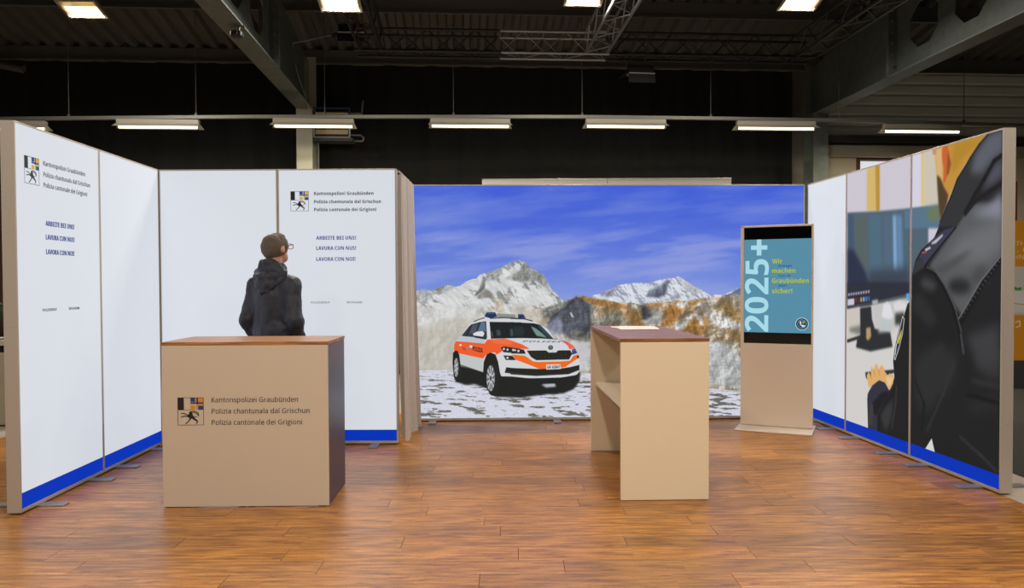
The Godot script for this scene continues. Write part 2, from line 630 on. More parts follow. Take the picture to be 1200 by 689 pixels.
	c.poly([288.4, 150.6, 296.3, 145.9, 306.9, 140, 314.9, 136, 301.6, 134.7, 293.7, 140], Color8(186, 189, 193), 3, 0.25)
	c.poly([201.9, 133.7, 215, 139.6, 222.9, 144.1, 221.6, 138.9, 212.4, 131], Color8(140, 146, 160), 2.5, 0.35)
	c.poly([342.7, 135.6, 360, 144.4, 373.3, 147.6, 373.3, 134.4, 346.7, 133.2], Color8(112, 128, 172), 2, 0.2)
	c.poly([178.2, 132.5, 194, 130.9, 209.8, 127.1, 225.6, 124.2, 236.1, 121.7, 236.1, 117.8, 209.7, 119.3, 194, 123.9, 183.5, 128.6], Color8(168, 124, 74), 2, 0.25)
	c.poly([201.8, 121.9, 236.1, 112.6, 236.1, 102, 215, 104.8, 199.2, 112.7], Color8(158, 128, 84), 6, 0.35)
	c.poly([227.7, 112.7, 235.6, 114, 244.8, 108.7, 250.8, 102.1, 248.8, 95.5, 227.7, 95.7], Color8(160, 116, 66), 3, 0.25)
	c.poly([246.1, 122.5, 271.2, 125.4, 267.3, 119.1, 255.4, 117.9, 251.4, 119.2], Color8(172, 130, 80), 3, 0.25)
	c.poly([271.2, 121.7, 289.7, 125.6, 296.4, 121.6, 287.1, 108.5, 277.9, 99.3, 266, 100.7, 269.9, 112.5], Color8(166, 118, 64), 5, 0.35)
	c.poly([299.7, 119, 312.3, 117.6, 320.3, 100.4, 312.3, 87.3, 289.8, 95.3, 285.8, 103.2], Color8(150, 110, 62), 6, 0.4)
	c.poly([296.4, 126.2, 320.2, 128.7, 312.3, 124.2, 301.7, 118.9], Color8(170, 124, 72), 3, 0.3)
	c.poly([330.8, 118.8, 354.8, 116, 354.8, 89.6, 336.2, 95], Color8(150, 120, 76), 8, 0.4)
	c.poly([251.4, 117.9, 268.6, 119.1, 271.2, 105.9, 260.7, 100.7, 251.4, 103.4], Color8(158, 158, 154), 4, 0.3)
	c.poly([246.1, 121.8, 252.1, 122.5, 255.4, 116.5, 257.4, 111.3, 251.4, 106, 248.8, 106.1], Color8(72, 74, 84), 2, 0.3)
	c.poly([283.1, 123, 289.7, 124.3, 296.4, 126.2, 293.7, 117.7, 287.1, 119.7], Color8(222, 222, 224), 3, 0.3)
	c.poly([307, 124.2, 314.2, 124.4, 312.3, 121.5, 301.7, 120.3], Color8(220, 220, 222), 2, 0.3)
	c.poly([307, 111, 312.3, 112.3, 313.6, 100.4, 309.6, 100.5], Color8(200, 200, 198), 2, 0.4)
	c.poly([318.9, 111, 333.5, 114.8, 346.8, 105.5, 354.8, 102.8, 354.8, 94.9, 338.9, 95, 328.2, 100.4], Color8(202, 201, 196), 4, 0.5)
	c.poly([284.5, 103.2, 296.4, 112.4, 309.6, 118.9, 328.2, 130.7, 320.2, 121.5, 307, 112.3, 293.7, 100.5, 289.8, 94, 279.2, 98], Color8(196, 196, 192), 4, 0.4)
	c.poly([291.4, 83.5, 321.6, 87, 353.7, 69.5, 383.2, 46.5, 383.3, 26.4, 353.8, 31.2, 321.7, 36, 291.5, 41.7], Color8(188, 189, 190), 6, 0.25)
	c.poly([337.1, 96.9, 383, 90.3, 383.1, 75.7, 346.3, 83.2], Color8(142, 116, 76), 4, 0.3)
	c.poly([193.9, 106.2, 212.4, 117.9, 228.2, 112.6, 236.1, 104.7, 236.1, 91.5, 193.9, 91.8], Color8(140, 136, 124), 8, 0.4)
	c.poly([178.2, 132.5, 183.5, 128.6, 194, 122, 197.2, 110.1, 195.2, 99.6, 183.4, 83.9, 172.8, 86, 162.4, 98.5, 157.1, 110.3, 149.3, 108, 153.2, 113, 162.4, 119.5, 171.6, 127.3], Color8(74, 77, 92), 1.5, 0.35)
	c.poly([140.8, 118.3, 153.2, 122.1, 167.7, 127.3, 172.9, 127.3, 159.8, 118.2, 151.9, 110.4, 141.4, 110.4, 140.8, 115.7], Color8(128, 132, 128), 2.5, 0.4)
	c.poly([183.4, 115.4, 194, 122, 196.6, 110.1, 193.9, 97, 187.3, 94.4, 184.7, 104.9], Color8(140, 140, 124), 2.5, 0.45)
	c.poly([157.6, 114, 179.9, 129.5, 193.8, 122.8, 193.7, 84.8, 173.1, 86.7, 157.5, 96.2, 146.4, 103], Color8(84, 88, 98), 3, 0.35)
	c.poly([144.1, 98.5, 157.5, 111.8, 164.2, 102.9, 162, 91.7, 148.6, 91.8], Color8(140, 146, 166), 3, 0.2)
	c.poly([170.9, 115.5, 172.9, 114.8, 175.5, 109.6, 172.9, 110.3], Color8(214, 216, 220), 0.6, 0)
	c.poly([170.9, 93.9, 179.8, 96.1, 193.7, 90.4, 193.7, 83.7, 173.1, 86.1], Color8(110, 112, 104), 2, 0.4)
	c.poly([135.2, 90.8, 153, 92.9, 170.9, 86.1, 193.7, 83.7, 193.6, 53.5, 177.5, 49.2, 175.3, 80.5, 157.5, 85.1], Color8(206, 206, 210), 5, 0.06)
	c.poly([137.4, 98.6, 153, 96.2, 157.5, 88.4, 144.1, 88.5], Color8(188, 192, 204), 5, 0.06)
	for x in c.w:
		var s := x / c.k
		var gl := along(snow_line, s) + 0.8 * n2.get_noise_2d(s * 2.0, 120.0)
		for y in range(int((c.tall - 66.0) * c.k), c.h):
			var u := c.tall - y / c.k
			if u > gl:
				continue
			var near := clampf((gl - u) / 48.0, 0.0, 1.0)
			var st := lerpf(4.0, 1.6, near)
			var g := n2.get_noise_2d(s * 0.55 + u * 0.8, u * st) + 0.55 * n3.get_noise_2d(s * 0.5, u * st * 0.8)
			var bias := 0.2 if s < 230.0 else 0.06
			if s > 195.0 and s < 300.0 and u < 18.0:
				bias = 0.02
			var soil := clampf((g - bias) * 7.0, 0.0, 1.0)
			if gl - u < 2.5:
				soil *= 0.3
			var f := n3.get_noise_2d(s * 2.0, u * 3.0)
			var col := (rgb8(222, 223, 238) * (1.0 + 0.06 * f)).lerp(rgb8(104, 101, 90) * (1.0 + 0.35 * f), soil * 0.92)
			c.px[y * c.w + x] = col
	c.poly([49.3, 42.6, 52.1, 59.7, 80, 54.1, 100.7, 48.5, 145.9, 45.5, 182.2, 51.5, 181.2, 41.6, 174.9, 33.5, 164, 29, 145.8, 28.2, 118.7, 24.8, 93.4, 25.9, 82.6, 35.1, 70, 39.7, 60.1, 38.9], Color8(30, 34, 34), 1.5, 0)
	c.poly([140.4, 38.9, 154.9, 40.3, 156.2, 36.2, 145.5, 35.4], Color8(196, 198, 210), 1.2, 0)
	c.poly([50.4, 85.5, 56.3, 91.8, 63.7, 102, 69.2, 105.8, 81.8, 109.3, 88.1, 110.5, 116.3, 109, 132, 106.3, 139.7, 102.3, 147.7, 97.5, 153.9, 88, 157.8, 86.5, 168.1, 84, 173.6, 80.9, 176.8, 77, 179.1, 71.5, 179.8, 70.2, 181.3, 62.4, 181.1, 53.2, 178.1, 47.9, 160.9, 46, 126.8, 45.4, 109.7, 47.5, 97.1, 47.8, 94.4, 56.7, 79.2, 51.7, 54.7, 60, 53.9, 72, 47.9, 74.5, 47.6, 76.2, 48.8, 81.7], Color8(222, 224, 228), 0, 0)
	c.poly([50.8, 85.9, 56.3, 91, 69.2, 89.7, 81.7, 87.7, 80.1, 83, 61.3, 84.7], Color8(196, 204, 214), 0.3, 0)
	c.poly([54.3, 71.9, 78.9, 66.7, 78.8, 52.2, 55.5, 60.4], Color8(204, 208, 210), 0.3, 0)
	c.line([54.7, 60.4, 78.9, 52], 0.6, Color8(60, 62, 66), 0)
	c.poly([50.4, 85.3, 61.2, 84.5, 80.5, 82.6, 83.7, 86.9, 102.7, 87.7, 112.6, 84.2, 119.8, 81.8, 126.1, 78.2, 127.9, 76.4, 109.8, 77.6, 97.2, 79.7, 99.9, 74.7, 93.1, 70.6, 91.8, 73, 87.3, 73.2, 81.9, 70.8, 79.3, 66.7, 53.9, 72.3, 48.1, 75.5, 48.6, 81.4], Color8(250, 98, 46), 0, 0)
	c.poly([84.8, 86.1, 102.1, 87.4, 113.1, 84.4, 108.3, 81.3, 92.7, 82.5], Color8(252, 118, 66), 1, 0)
	c.poly([161, 85.3, 168.1, 84, 173.6, 80.8, 176.8, 77.3, 170.4, 76, 169.3, 78.9, 166.5, 82.5], Color8(250, 108, 78), 0, 0)
	c.poly([160.2, 85.3, 166.5, 84.4, 169.7, 81.7, 168.5, 80.9, 164.2, 83.7], Color8(222, 70, 120), 0.5, 0)
	c.poly([109.8, 70.7, 123.4, 69.4, 131.9, 63.3, 137.1, 62.7, 161, 63, 171.2, 63.8, 174.7, 69, 180, 70.7, 179.1, 66, 172.9, 61.8, 166.1, 57.1, 161, 56.3, 146.4, 55.4, 138.3, 55.4, 126.8, 60.2, 113.2, 65.4, 111.5, 68.2], Color8(252, 112, 32), 0, 0)
	c.poly([110, 70, 118.8, 69.1, 119.8, 63.4, 113.4, 65.7], Color8(252, 112, 32), 0, 0)
	c.poly([56.3, 91, 64.5, 101.1, 67, 103.1, 75.5, 105.4, 82.4, 106.3, 83.3, 88.5, 69.2, 89.6, 60.6, 90.4], Color8(56, 60, 72), 0, 0)
	c.poly([73.1, 95.6, 77.1, 105.2, 81.2, 105.1, 82.2, 95.2, 78.6, 96], Color8(92, 118, 150), 0.3, 0)
	c.poly([64.5, 93.3, 67.7, 101.9, 73.5, 103.8, 71.5, 95.2, 68.4, 93.7], Color8(84, 86, 104), 0.5, 0)
	c.line([61.3, 91, 67.3, 102.7], 0.9, Color8(28, 30, 34), 0)
	c.line([72.3, 94, 76.3, 105.3], 0.7, Color8(30, 32, 36), 0)
	c.poly([85.9, 105.6, 119.4, 104.9, 119.4, 88.3, 87.3, 87.8], Color8(26, 33, 37), 0, 0)
	c.poly([108.4, 105.3, 132.7, 103.8, 139.2, 102.3, 146.9, 94.4, 154.1, 86.7, 141.3, 87.6, 108.3, 88.6], Color8(26, 33, 37), 0, 0)
	c.poly([129.6, 100.9, 135.1, 98.4, 141.3, 93.6, 147, 88.3, 135.8, 90.5, 132.7, 95.3], Color8(118, 158, 142), 0.4, 0)
	c.poly([139.8, 101.5, 146.9, 94, 153.1, 87.3, 149.2, 87.9, 142.9, 93.6, 136.7, 101.5], Color8(52, 74, 86), 0.4, 0)
	c.poly([92.7, 96.7, 95.9, 97.4, 97.8, 94.7, 97.4, 90.7, 93.9, 90.8], Color8(62, 78, 82), 0.8, 0)
	c.poly([107.6, 97.8, 110.4, 98.1, 111.5, 90.7, 108, 90.3], Color8(66, 84, 88), 0.8, 0)
	c.poly([111.5, 100.1, 120.1, 100.8, 123.3, 96.1, 121.7, 90.6, 111.5, 90.7], Color8(40, 50, 54), 1.2, 0)
	c.line([88, 95.5, 89.5, 89.6], 0.4, Color8(150, 170, 170), 0.2)
	c.poly([83, 106.1, 85.9, 105.9, 87.5, 87.7, 85.1, 86.7, 83.7, 88.5], Color8(226, 228, 234), 0, 0)
	c.line([69.3, 105.8, 75.5, 108.5, 80.9, 110], 0.8, Color8(40, 42, 46), 0)
	c.line([86.5, 109.3, 100.6, 110, 119.4, 108.9], 1, Color8(36, 38, 40), 0)
	c.line([108.4, 109.1, 123.3, 108.5, 131.6, 106.1], 1, Color8(36, 38, 40), 0)
	c.poly([80.6, 111.3, 83, 115.6, 92, 115.7, 94.2, 111, 86.5, 109.5], Color8(32, 52, 98), 0, 0)
	c.line([83.8, 114.4, 91.2, 114.5], 0.5, Color8(90, 120, 170), 0.3)
	c.poly([93.7, 114.5, 113.3, 113.4, 113.8, 109.7, 94, 110.6], Color8(150, 155, 146), 0, 0)
	c.line([95.1, 111.2, 113.2, 110.5], 0.4, Color8(110, 112, 108), 0)
	c.poly([116.3, 113.4, 119.9, 113.4, 119.8, 109.1, 116.7, 109.1], Color8(28, 44, 96), 0, 0)
	c.poly([116.3, 113.4, 121.8, 113.4, 124.3, 109.1, 116.2, 109.5], Color8(34, 56, 120), 0, 0)
	c.poly([68.8, 90.9, 78.6, 90.1, 82.9, 88.5, 82.5, 86.9, 70.7, 88.9], Color8(40, 42, 48), 0, 0)
	c.poly([68.2, 93.1, 72.3, 95.3, 78.6, 95.9, 80.7, 93.6, 79, 89.9, 69.3, 91.2], Color8(232, 233, 236), 0, 0)
	c.poly([152.4, 91.2, 157.1, 90.6, 158, 87.4, 154.9, 86.5], Color8(196, 190, 180), 0, 0)
	c.line([153.9, 87, 157.9, 86.8], 0.5, Color8(50, 50, 54), 0)
	c.poly([97.5, 79, 102.4, 79.3, 118.9, 76.8, 119.8, 71.7, 100.6, 73.3], Color8(38, 40, 44), 0, 0)
	c.poly([109, 76.9, 122.2, 76.1, 124.1, 71.5, 109, 71.9], Color8(38, 40, 44), 0, 0)
	c.poly([102.3, 76.7, 101.9, 75.8, 101.1, 75.4, 100.2, 75.8, 99.9, 76.8, 100.2, 77.7, 101.1, 78.1, 101.9, 77.7], Color8(214, 216, 222), 0, 0)
	c.poly([106.1, 76, 105.7, 75.1, 104.9, 74.7, 104, 75.1, 103.7, 76, 104.1, 77, 104.9, 77.4, 105.7, 77], Color8(214, 216, 222), 0, 0)
	c.poly([112, 75.7, 111.7, 74.7, 110.8, 74.3, 110, 74.7, 109.7, 75.7, 110, 76.6, 110.9, 77, 111.7, 76.6], Color8(214, 216, 222), 0, 0)
	c.poly([117.6, 74.4, 117.2, 73.5, 116.4, 73.1, 115.5, 73.5, 115.2, 74.4, 115.5, 75.4, 116.4, 75.8, 117.2, 75.4], Color8(214, 216, 222), 0, 0)
	c.poly([114.1, 75.4, 113.7, 74.6, 112.8, 74.3, 111.9, 74.6, 111.5, 75.4, 111.9, 76.2, 112.8, 76.5, 113.7, 76.2], Color8(214, 216, 222), 0, 0)
	c.poly([117.9, 74.8, 117.5, 74, 116.6, 73.7, 115.7, 74, 115.4, 74.8, 115.7, 75.6, 116.6, 75.9, 117.5, 75.5], Color8(214, 216, 222), 0, 0)
	c.line([109, 71.7, 123.9, 70.8], 0.6, Color8(210, 212, 216), 0)
	c.poly([173.2, 75.9, 176.8, 76.9, 178.8, 71.8, 173.4, 70.1], Color8(52, 72, 140), 0, 0)
	c.line([174.3, 74.6, 177.3, 75], 0.6, Color8(120, 140, 200), 0)
	c.poly([100.6, 69.9, 110, 69.4, 113.5, 64.9, 103.1, 65], Color8(40, 44, 44), 0, 0)
	c.poly([106.2, 67.3, 105.8, 66.5, 104.9, 66.1, 103.9, 66.5, 103.5, 67.4, 103.9, 68.2, 104.9, 68.5, 105.8, 68.2], Color8(226, 228, 230), 0, 0)
	c.poly([178.5, 68.6, 180.7, 69.4, 180.8, 66.4, 178.8, 66.4], Color8(60, 40, 36), 0, 0)
	c.poly([125.2, 75.1, 146.1, 75.3, 148.2, 73.2, 155.9, 73.2, 158.6, 75.2, 171.4, 75.1, 173.4, 71.2, 170.6, 65.2, 135.4, 64.6, 129.8, 68], Color8(34, 38, 34), 0, 0)
	c.line([130.3, 74.3, 132.4, 65.9], 0.35, Color8(58, 62, 58), 0)
	c.line([134.7, 74.3, 136.6, 65.8], 0.35, Color8(58, 62, 58), 0)
	c.line([139.2, 74.3, 140.9, 65.8], 0.35, Color8(58, 62, 58), 0)
	c.line([143.6, 74.3, 145.2, 65.8], 0.35, Color8(58, 62, 58), 0)
	c.line([148, 74.2, 149.5, 65.8], 0.35, Color8(58, 62, 58), 0)
	c.line([152.5, 74.2, 153.7, 65.7], 0.35, Color8(58, 62, 58), 0)
	c.line([156.9, 74.2, 158, 65.7], 0.35, Color8(58, 62, 58), 0)
	c.line([161.4, 74.1, 162.3, 65.7], 0.35, Color8(58, 62, 58), 0)
	c.line([165.8, 74.1, 166.5, 65.6], 0.35, Color8(58, 62, 58), 0)
	c.line([122.6, 75.8, 128.1, 68, 134.1, 64.1, 152.4, 63.6, 170.4, 64.5, 173.1, 69.5], 1.1, Color8(222, 224, 228), 0)
	c.line([125.2, 75.2, 145.6, 75.4, 148.6, 73, 155.9, 73, 158.9, 75.4, 171.3, 75.3], 0.7, Color8(236, 237, 240), 0)
	c.poly([153.2, 78, 153, 76.9, 152.2, 76, 151.2, 75.6, 150, 75.6, 148.9, 76, 148.2, 76.9, 148, 78, 148.2, 79.1, 149, 79.9, 150, 80.4, 151.2, 80.4, 152.3, 79.9, 153, 79], Color8(52, 58, 62), 0, 0)
	c.poly([152.3, 78.1, 152.1, 77.4, 151.4, 76.8, 150.6, 76.6, 149.7, 76.8, 149.1, 77.4, 148.9, 78.2, 149.1, 78.9, 149.7, 79.5, 150.6, 79.7, 151.5, 79.5, 152.1, 78.9], Color8(150, 156, 160), 0, 0)
	c.line([149.2, 79, 150.6, 77.3, 151.8, 78.8], 0.7, Color8(52, 58, 62), 0)
	c.poly([103.5, 57.3, 119.3, 55.3, 119.3, 49.1, 101.8, 51.5], Color8(34, 38, 36), 0, 0)
	c.poly([108.1, 56.5, 137.9, 55.2, 161, 55.5, 171.2, 57, 181.2, 59.3, 181.1, 53.8, 169.5, 49.4, 135.3, 47.8, 108, 49.7], Color8(34, 38, 36), 0, 0)
	c.line([103.1, 52.4, 118.8, 50], 0.5, Color8(70, 72, 70), 0)
	c.line([108.9, 50.2, 135.3, 48.5, 169.5, 50.2, 180.6, 54.2], 0.4, Color8(64, 66, 64), 0)
	c.poly([108, 46.4, 135.3, 45.2, 160.9, 45.8, 176.3, 48.3, 181.3, 50.2, 179.9, 45.5, 177.2, 39.5, 174.6, 35.2, 171.2, 32.8, 160.9, 32.9, 157.1, 35.4, 155.8, 39.6, 142.1, 39.7, 135.3, 35.5, 108, 34.9], Color8(31, 34, 33), 0, 0)
	c.poly([97.1, 47.3, 119.3, 45.9, 119.2, 32.2, 102.2, 32.4], Color8(31, 34, 33), 0, 0)
	c.poly([145.8, 59.9, 161.1, 60, 161.3, 55, 146, 54.5], Color8(236, 237, 238), 0, 0)
	c.poly([78.9, 50.9, 79.7, 63.2, 82.8, 71.1, 87, 73.1, 92.1, 71, 94.8, 63.1, 96.7, 52, 98.4, 46.5, 103, 32.3, 100.9, 27.9, 91.9, 26.3, 86.4, 28, 83.4, 34.2, 82.2, 42.8], Color8(30, 33, 32), 0, 0)
	c.poly([96.6, 44.4, 96.2, 39, 95.2, 34.1, 93.6, 30.2, 91.7, 27.7, 89.5, 26.9, 87.4, 27.8, 85.4, 30.3, 83.9, 34.2, 82.9, 39.1, 82.6, 44.5, 83, 49.9, 84, 54.7, 85.6, 58.6, 87.5, 61.1, 89.7, 61.9, 91.8, 61, 93.8, 58.5, 95.3, 54.7, 96.3, 49.8], Color8(36, 38, 38), 0, 0)
	c.poly([91.3, 45.7, 91.1, 41.8, 90.6, 38.2, 89.7, 35.2, 88.7, 33.1, 87.5, 32, 86.2, 32, 85, 33.1, 83.9, 35.3, 83.1, 38.3, 82.6, 41.8, 82.5, 45.7, 82.7, 49.6, 83.2, 53.2, 84, 56.2, 85.1, 58.3, 86.3, 59.4, 87.6, 59.4, 88.8, 58.3, 89.8, 56.1, 90.6, 53.2, 91.2, 49.6], Color8(150, 153, 157), 0, 0)
	c.line([87.7, 45.2, 91, 43.1], 0.9, Color8(214, 216, 220), 0)
	c.line([88.5, 42.9, 90.4, 39.5], 0.9, Color8(60, 62, 66), 0)
	c.line([87.5, 43.9, 89.7, 36.3], 0.9, Color8(214, 216, 220), 0)
	c.line([87.6, 40.6, 88.5, 34.2], 0.9, Color8(60, 62, 66), 0)
	c.line([87, 43.3, 87.3, 33], 0.9, Color8(214, 216, 220), 0)
	c.line([86.5, 40.2, 86, 33.3], 0.9, Color8(60, 62, 66), 0)
	c.line([86.5, 43.6, 84.8, 34.6], 0.9, Color8(214, 216, 220), 0)
	c.line([85.5, 41.9, 83.8, 37.2], 0.9, Color8(60, 62, 66), 0)
	c.line([86.1, 44.7, 83.1, 40.4], 0.9, Color8(214, 216, 220), 0)
	c.line([85, 45.1, 82.8, 44.2], 0.9, Color8(60, 62, 66), 0)
	c.line([86.1, 46.2, 82.8, 48.3], 0.9, Color8(214, 216, 220), 0)
	c.line([85.3, 48.5, 83.4, 51.9], 0.9, Color8(60, 62, 66), 0)
	c.line([86.3, 47.5, 84.1, 55.2], 0.9, Color8(214, 216, 220), 0)
	c.line([86.1, 50.8, 85.2, 57.2], 0.9, Color8(60, 62, 66), 0)
	c.line([86.8, 48.1, 86.5, 58.4], 0.9, Color8(214, 216, 220), 0)
	c.line([87.3, 51.2, 87.7, 58.1], 0.9, Color8(60, 62, 66), 0)
	c.line([87.3, 47.8, 89, 56.8], 0.9, Color8(214, 216, 220), 0)
	c.line([88.3, 49.5, 89.9, 54.3], 0.9, Color8(60, 62, 66), 0)
	c.line([87.7, 46.7, 90.7, 51], 0.9, Color8(214, 216, 220), 0)
	c.line([88.7, 46.4, 91, 47.2], 0.9, Color8(60, 62, 66), 0)
	c.poly([88, 45.7, 87.8, 43.9, 87.2, 42.8, 86.5, 42.8, 86, 43.9, 85.8, 45.7, 86, 47.5, 86.6, 48.6, 87.2, 48.6, 87.8, 47.5], Color8(70, 73, 77), 0, 0)
	c.poly([47.3, 72.8, 49.2, 75.2, 51.8, 75.2, 53.9, 71.1, 55.1, 60, 55.8, 43, 51.6, 41.7, 48, 47.3, 46.7, 61.8], Color8(30, 33, 32), 0, 0)
	c.poly([55.9, 52.3, 55.6, 48.5, 54.7, 45.2, 53.5, 43.1, 52, 42.3, 50.6, 43.1, 49.3, 45.3, 48.5, 48.5, 48.3, 52.4, 48.6, 56.2, 49.4, 59.5, 50.7, 61.7, 52.1, 62.4, 53.6, 61.6, 54.8, 59.4, 55.6, 56.2], Color8(36, 38, 38), 0, 0)
	c.poly([52.9, 57.5, 52.7, 53.6, 52.2, 50.2, 51.4, 48, 50.5, 47.3, 49.6, 48, 48.9, 50.3, 48.4, 53.6, 48.2, 57.5, 48.4, 61.4, 48.9, 64.7, 49.7, 66.9, 50.6, 67.7, 51.5, 66.9, 52.3, 64.7, 52.8, 61.4], Color8(150, 153, 156), 0, 0)
	c.line([51, 57.1, 52.7, 55.6], 0.7, Color8(206, 208, 212), 0)
	c.line([51.4, 55.1, 52.3, 52.3], 0.6, Color8(70, 72, 76), 0)
	c.line([50.8, 56.1, 51.7, 49.7], 0.7, Color8(206, 208, 212), 0)
	c.line([50.7, 53.3, 50.9, 48.5], 0.6, Color8(70, 72, 76), 0)
	c.line([50.5, 55.8, 50.1, 48.3], 0.7, Color8(206, 208, 212), 0)
	c.line([50, 53.9, 49.3, 49.8], 0.6, Color8(70, 72, 76), 0)
	c.line([50.2, 56.5, 48.7, 52.3], 0.7, Color8(206, 208, 212), 0)
	c.line([49.6, 56.7, 48.5, 55.7], 0.6, Color8(70, 72, 76), 0)
	c.line([50.2, 57.8, 48.4, 59.4], 0.7, Color8(206, 208, 212), 0)
	c.line([49.7, 59.9, 48.8, 62.6], 0.6, Color8(70, 72, 76), 0)
	c.line([50.3, 58.9, 49.4, 65.3], 0.7, Color8(206, 208, 212), 0)
	c.line([50.4, 61.7, 50.2, 66.5], 0.6, Color8(70, 72, 76), 0)
	c.line([50.7, 59.2, 51.1, 66.7], 0.7, Color8(206, 208, 212), 0)
	c.line([51.2, 61, 51.8, 65.1], 0.6, Color8(70, 72, 76), 0)
	c.line([50.9, 58.4, 52.4, 62.6], 0.7, Color8(206, 208, 212), 0)
	c.line([51.6, 58.3, 52.7, 59.3], 0.6, Color8(70, 72, 76), 0)
	c.poly([53.9, 82, 56.4, 82.2, 56.3, 80.4, 54.2, 80.2], Color8(244, 240, 238), 0, 0)
	c.poly([64.8, 80.9, 68.2, 80.4, 68, 78.2, 65, 78.5], Color8(244, 240, 238), 0, 0)
	c.poly([61.5, 80, 63.8, 80.7, 63.2, 76, 61.3, 76.2], Color8(150, 140, 150), 0, 0)
	c.line([56.6, 78.4, 60.9, 77.5], 0.5, Color8(120, 60, 40), 0)
	c.line([57.4, 77, 61.1, 76.2], 0.5, Color8(120, 60, 40), 0)
	c.text("POLIZIA", Vector2(67.8, 75.4), Vector2(78.6, 72.9), Vector2(67.8, 80.1), Color8(34, 22, 24), true)
	c.text("POLIZEI", Vector2(120.5, 83.9), Vector2(160.2, 83.3), Vector2(122.8, 85.6), Color8(104, 108, 122), true)
	c.text("GR 62847", Vector2(146.9, 55.6), Vector2(160.6, 55.9), Vector2(147, 58.7), Color8(50, 52, 56), true)
	return c.texture()

func officer_print() -> ImageTexture:
	var c := Canvas.new(217.0, 250.0, 2.4)
	c.fill(Color8(216, 210, 222))
	c.poly([0, 0, 217, 0, 217, 115, 0, 112], Color8(222, 219, 216), 6)
	c.poly([37, 260.7, 57.7, 259, 58.3, 209.1, 37.6, 210.2], Color8(224, 190, 118), 2.5, 0)
	c.poly([51.5, 258.4, 59.2, 258.7, 59.9, 209, 53.7, 209.1], Color8(196, 150, 60), 1.5, 0)
	c.poly([120.9, 250.7, 126.3, 251, 126.9, 206.3, 121.5, 206.2], Color8(228, 206, 140), 2, 0)
	c.poly([108.9, 250.4, 120.9, 250.1, 121.5, 206.2, 109.5, 205.6], Color8(224, 222, 238), 1.5, 0)
	c.poly([126.3, 252.1, 141.9, 250.6, 144.4, 205.1, 126.9, 206.1], Color8(214, 206, 190), 2, 0)
	c.poly([1.5, 212.5, 56.8, 208.8, 123.9, 205.8, 131.4, 205.6, 132.3, 134.3, 2.6, 121.4], Color8(84, 104, 120), 1.5, 0)
	c.poly([98.8, 206, 145.3, 205.6, 149.3, 187.1, 99, 190.7], Color8(92, 122, 146), 2, 0)
	c.poly([129.9, 204.8, 146.3, 204.9, 147.4, 194, 132.1, 194.1], Color8(110, 128, 96), 4, 0)
	c.poly([3.3, 209.9, 14, 209.3, 17.4, 156.6, 5.8, 156.8], Color8(70, 92, 118), 3, 0)
	c.poly([41, 206.6, 61.4, 205.1, 64.5, 155.9, 43.2, 156.2], Color8(82, 112, 134), 3, 0)
	c.poly([80.8, 203.1, 86.5, 202.9, 89.4, 155.4, 82.8, 155.6], Color8(136, 180, 220), 3, 0)
	c.poly([86.5, 202.6, 94.9, 202.1, 97.7, 155.3, 88.5, 155.5], Color8(104, 140, 176), 3, 0)
	c.poly([14, 209, 37.7, 207.2, 40.9, 156.2, 16.4, 156.7], Color8(92, 104, 104), 3, 0)
	c.poly([66, 204.4, 77.9, 203.6, 80.8, 155.6, 68.1, 155.8], Color8(86, 110, 132), 3, 0)
	c.poly([1.9, 178.2, 14.4, 175.9, 35, 156.3, 45, 142.8, 41.9, 132.7, 2.4, 132], Color8(44, 52, 76), 5, 0)
	c.poly([41.6, 156.2, 106.4, 158.2, 107.1, 143, 41.8, 136.1], Color8(62, 72, 88), 8, 0)
	c.poly([1.7, 146.3, 107.3, 146.1, 107.5, 135.4, 83.6, 132.2, 51.5, 127.6, 2, 120.9], Color8(46, 50, 62), 2.5, 0)
	c.line([2, 121.7, 51.5, 127.2, 83.6, 131.8, 104.8, 134.7], 2.2, Color8(70, 72, 74), 0.6)
	c.poly([3.7, 135.4, 7.1, 135.7, 7.1, 133.1, 3.8, 132.8], Color8(176, 170, 196), 1, 0)
	c.poly([8.5, 135.9, 11.8, 136.1, 11.8, 133.6, 8.5, 133.3], Color8(176, 170, 196), 1, 0)
	c.poly([13.2, 136.3, 16.5, 136.5, 16.5, 134, 13.2, 133.7], Color8(176, 170, 196), 1, 0)
	c.poly([17.9, 136.7, 21.1, 136.9, 21.1, 134.4, 17.9, 134.1], Color8(176, 170, 196), 1, 0)
	c.poly([22.5, 137.1, 25.6, 137.3, 25.7, 134.8, 22.5, 134.5], Color8(176, 170, 196), 1, 0)
	c.poly([27, 137.4, 30.1, 137.7, 30.2, 135.2, 27, 134.9], Color8(176, 170, 196), 1, 0)
	c.poly([31.5, 137.8, 34.6, 138.1, 34.6, 135.6, 31.5, 135.3], Color8(176, 170, 196), 1, 0)
	c.poly([35.9, 138.2, 38.9, 138.5, 39, 136, 35.9, 135.7], Color8(176, 170, 196), 1, 0)
	c.poly([40.3, 138.6, 43.3, 138.8, 43.3, 136.4, 40.3, 136.1], Color8(176, 170, 196), 1, 0)
	c.poly([3.1, 129.8, 15.6, 130.9, 15.7, 124.8, 3.1, 123.6], Color8(214, 210, 226), 0.8, 0)
	c.poly([17.2, 131, 20.7, 131.3, 20.7, 127.1, 17.3, 126.8], Color8(120, 50, 50), 0.7, 0)
	c.poly([22.1, 131.4, 25.5, 131.7, 25.5, 127.6, 22.1, 127.3], Color8(60, 60, 70), 0.7, 0)
	c.poly([26.8, 131.8, 30.2, 132.1, 30.2, 128, 26.9, 127.7], Color8(200, 160, 60), 0.7, 0)
	c.poly([31.5, 132.3, 34.9, 132.5, 34.9, 128.5, 31.6, 128.2], Color8(150, 170, 220), 0.7, 0)
	c.poly([36.2, 132.7, 39.5, 133, 39.5, 128.9, 36.2, 128.6], Color8(80, 130, 220), 0.7, 0)
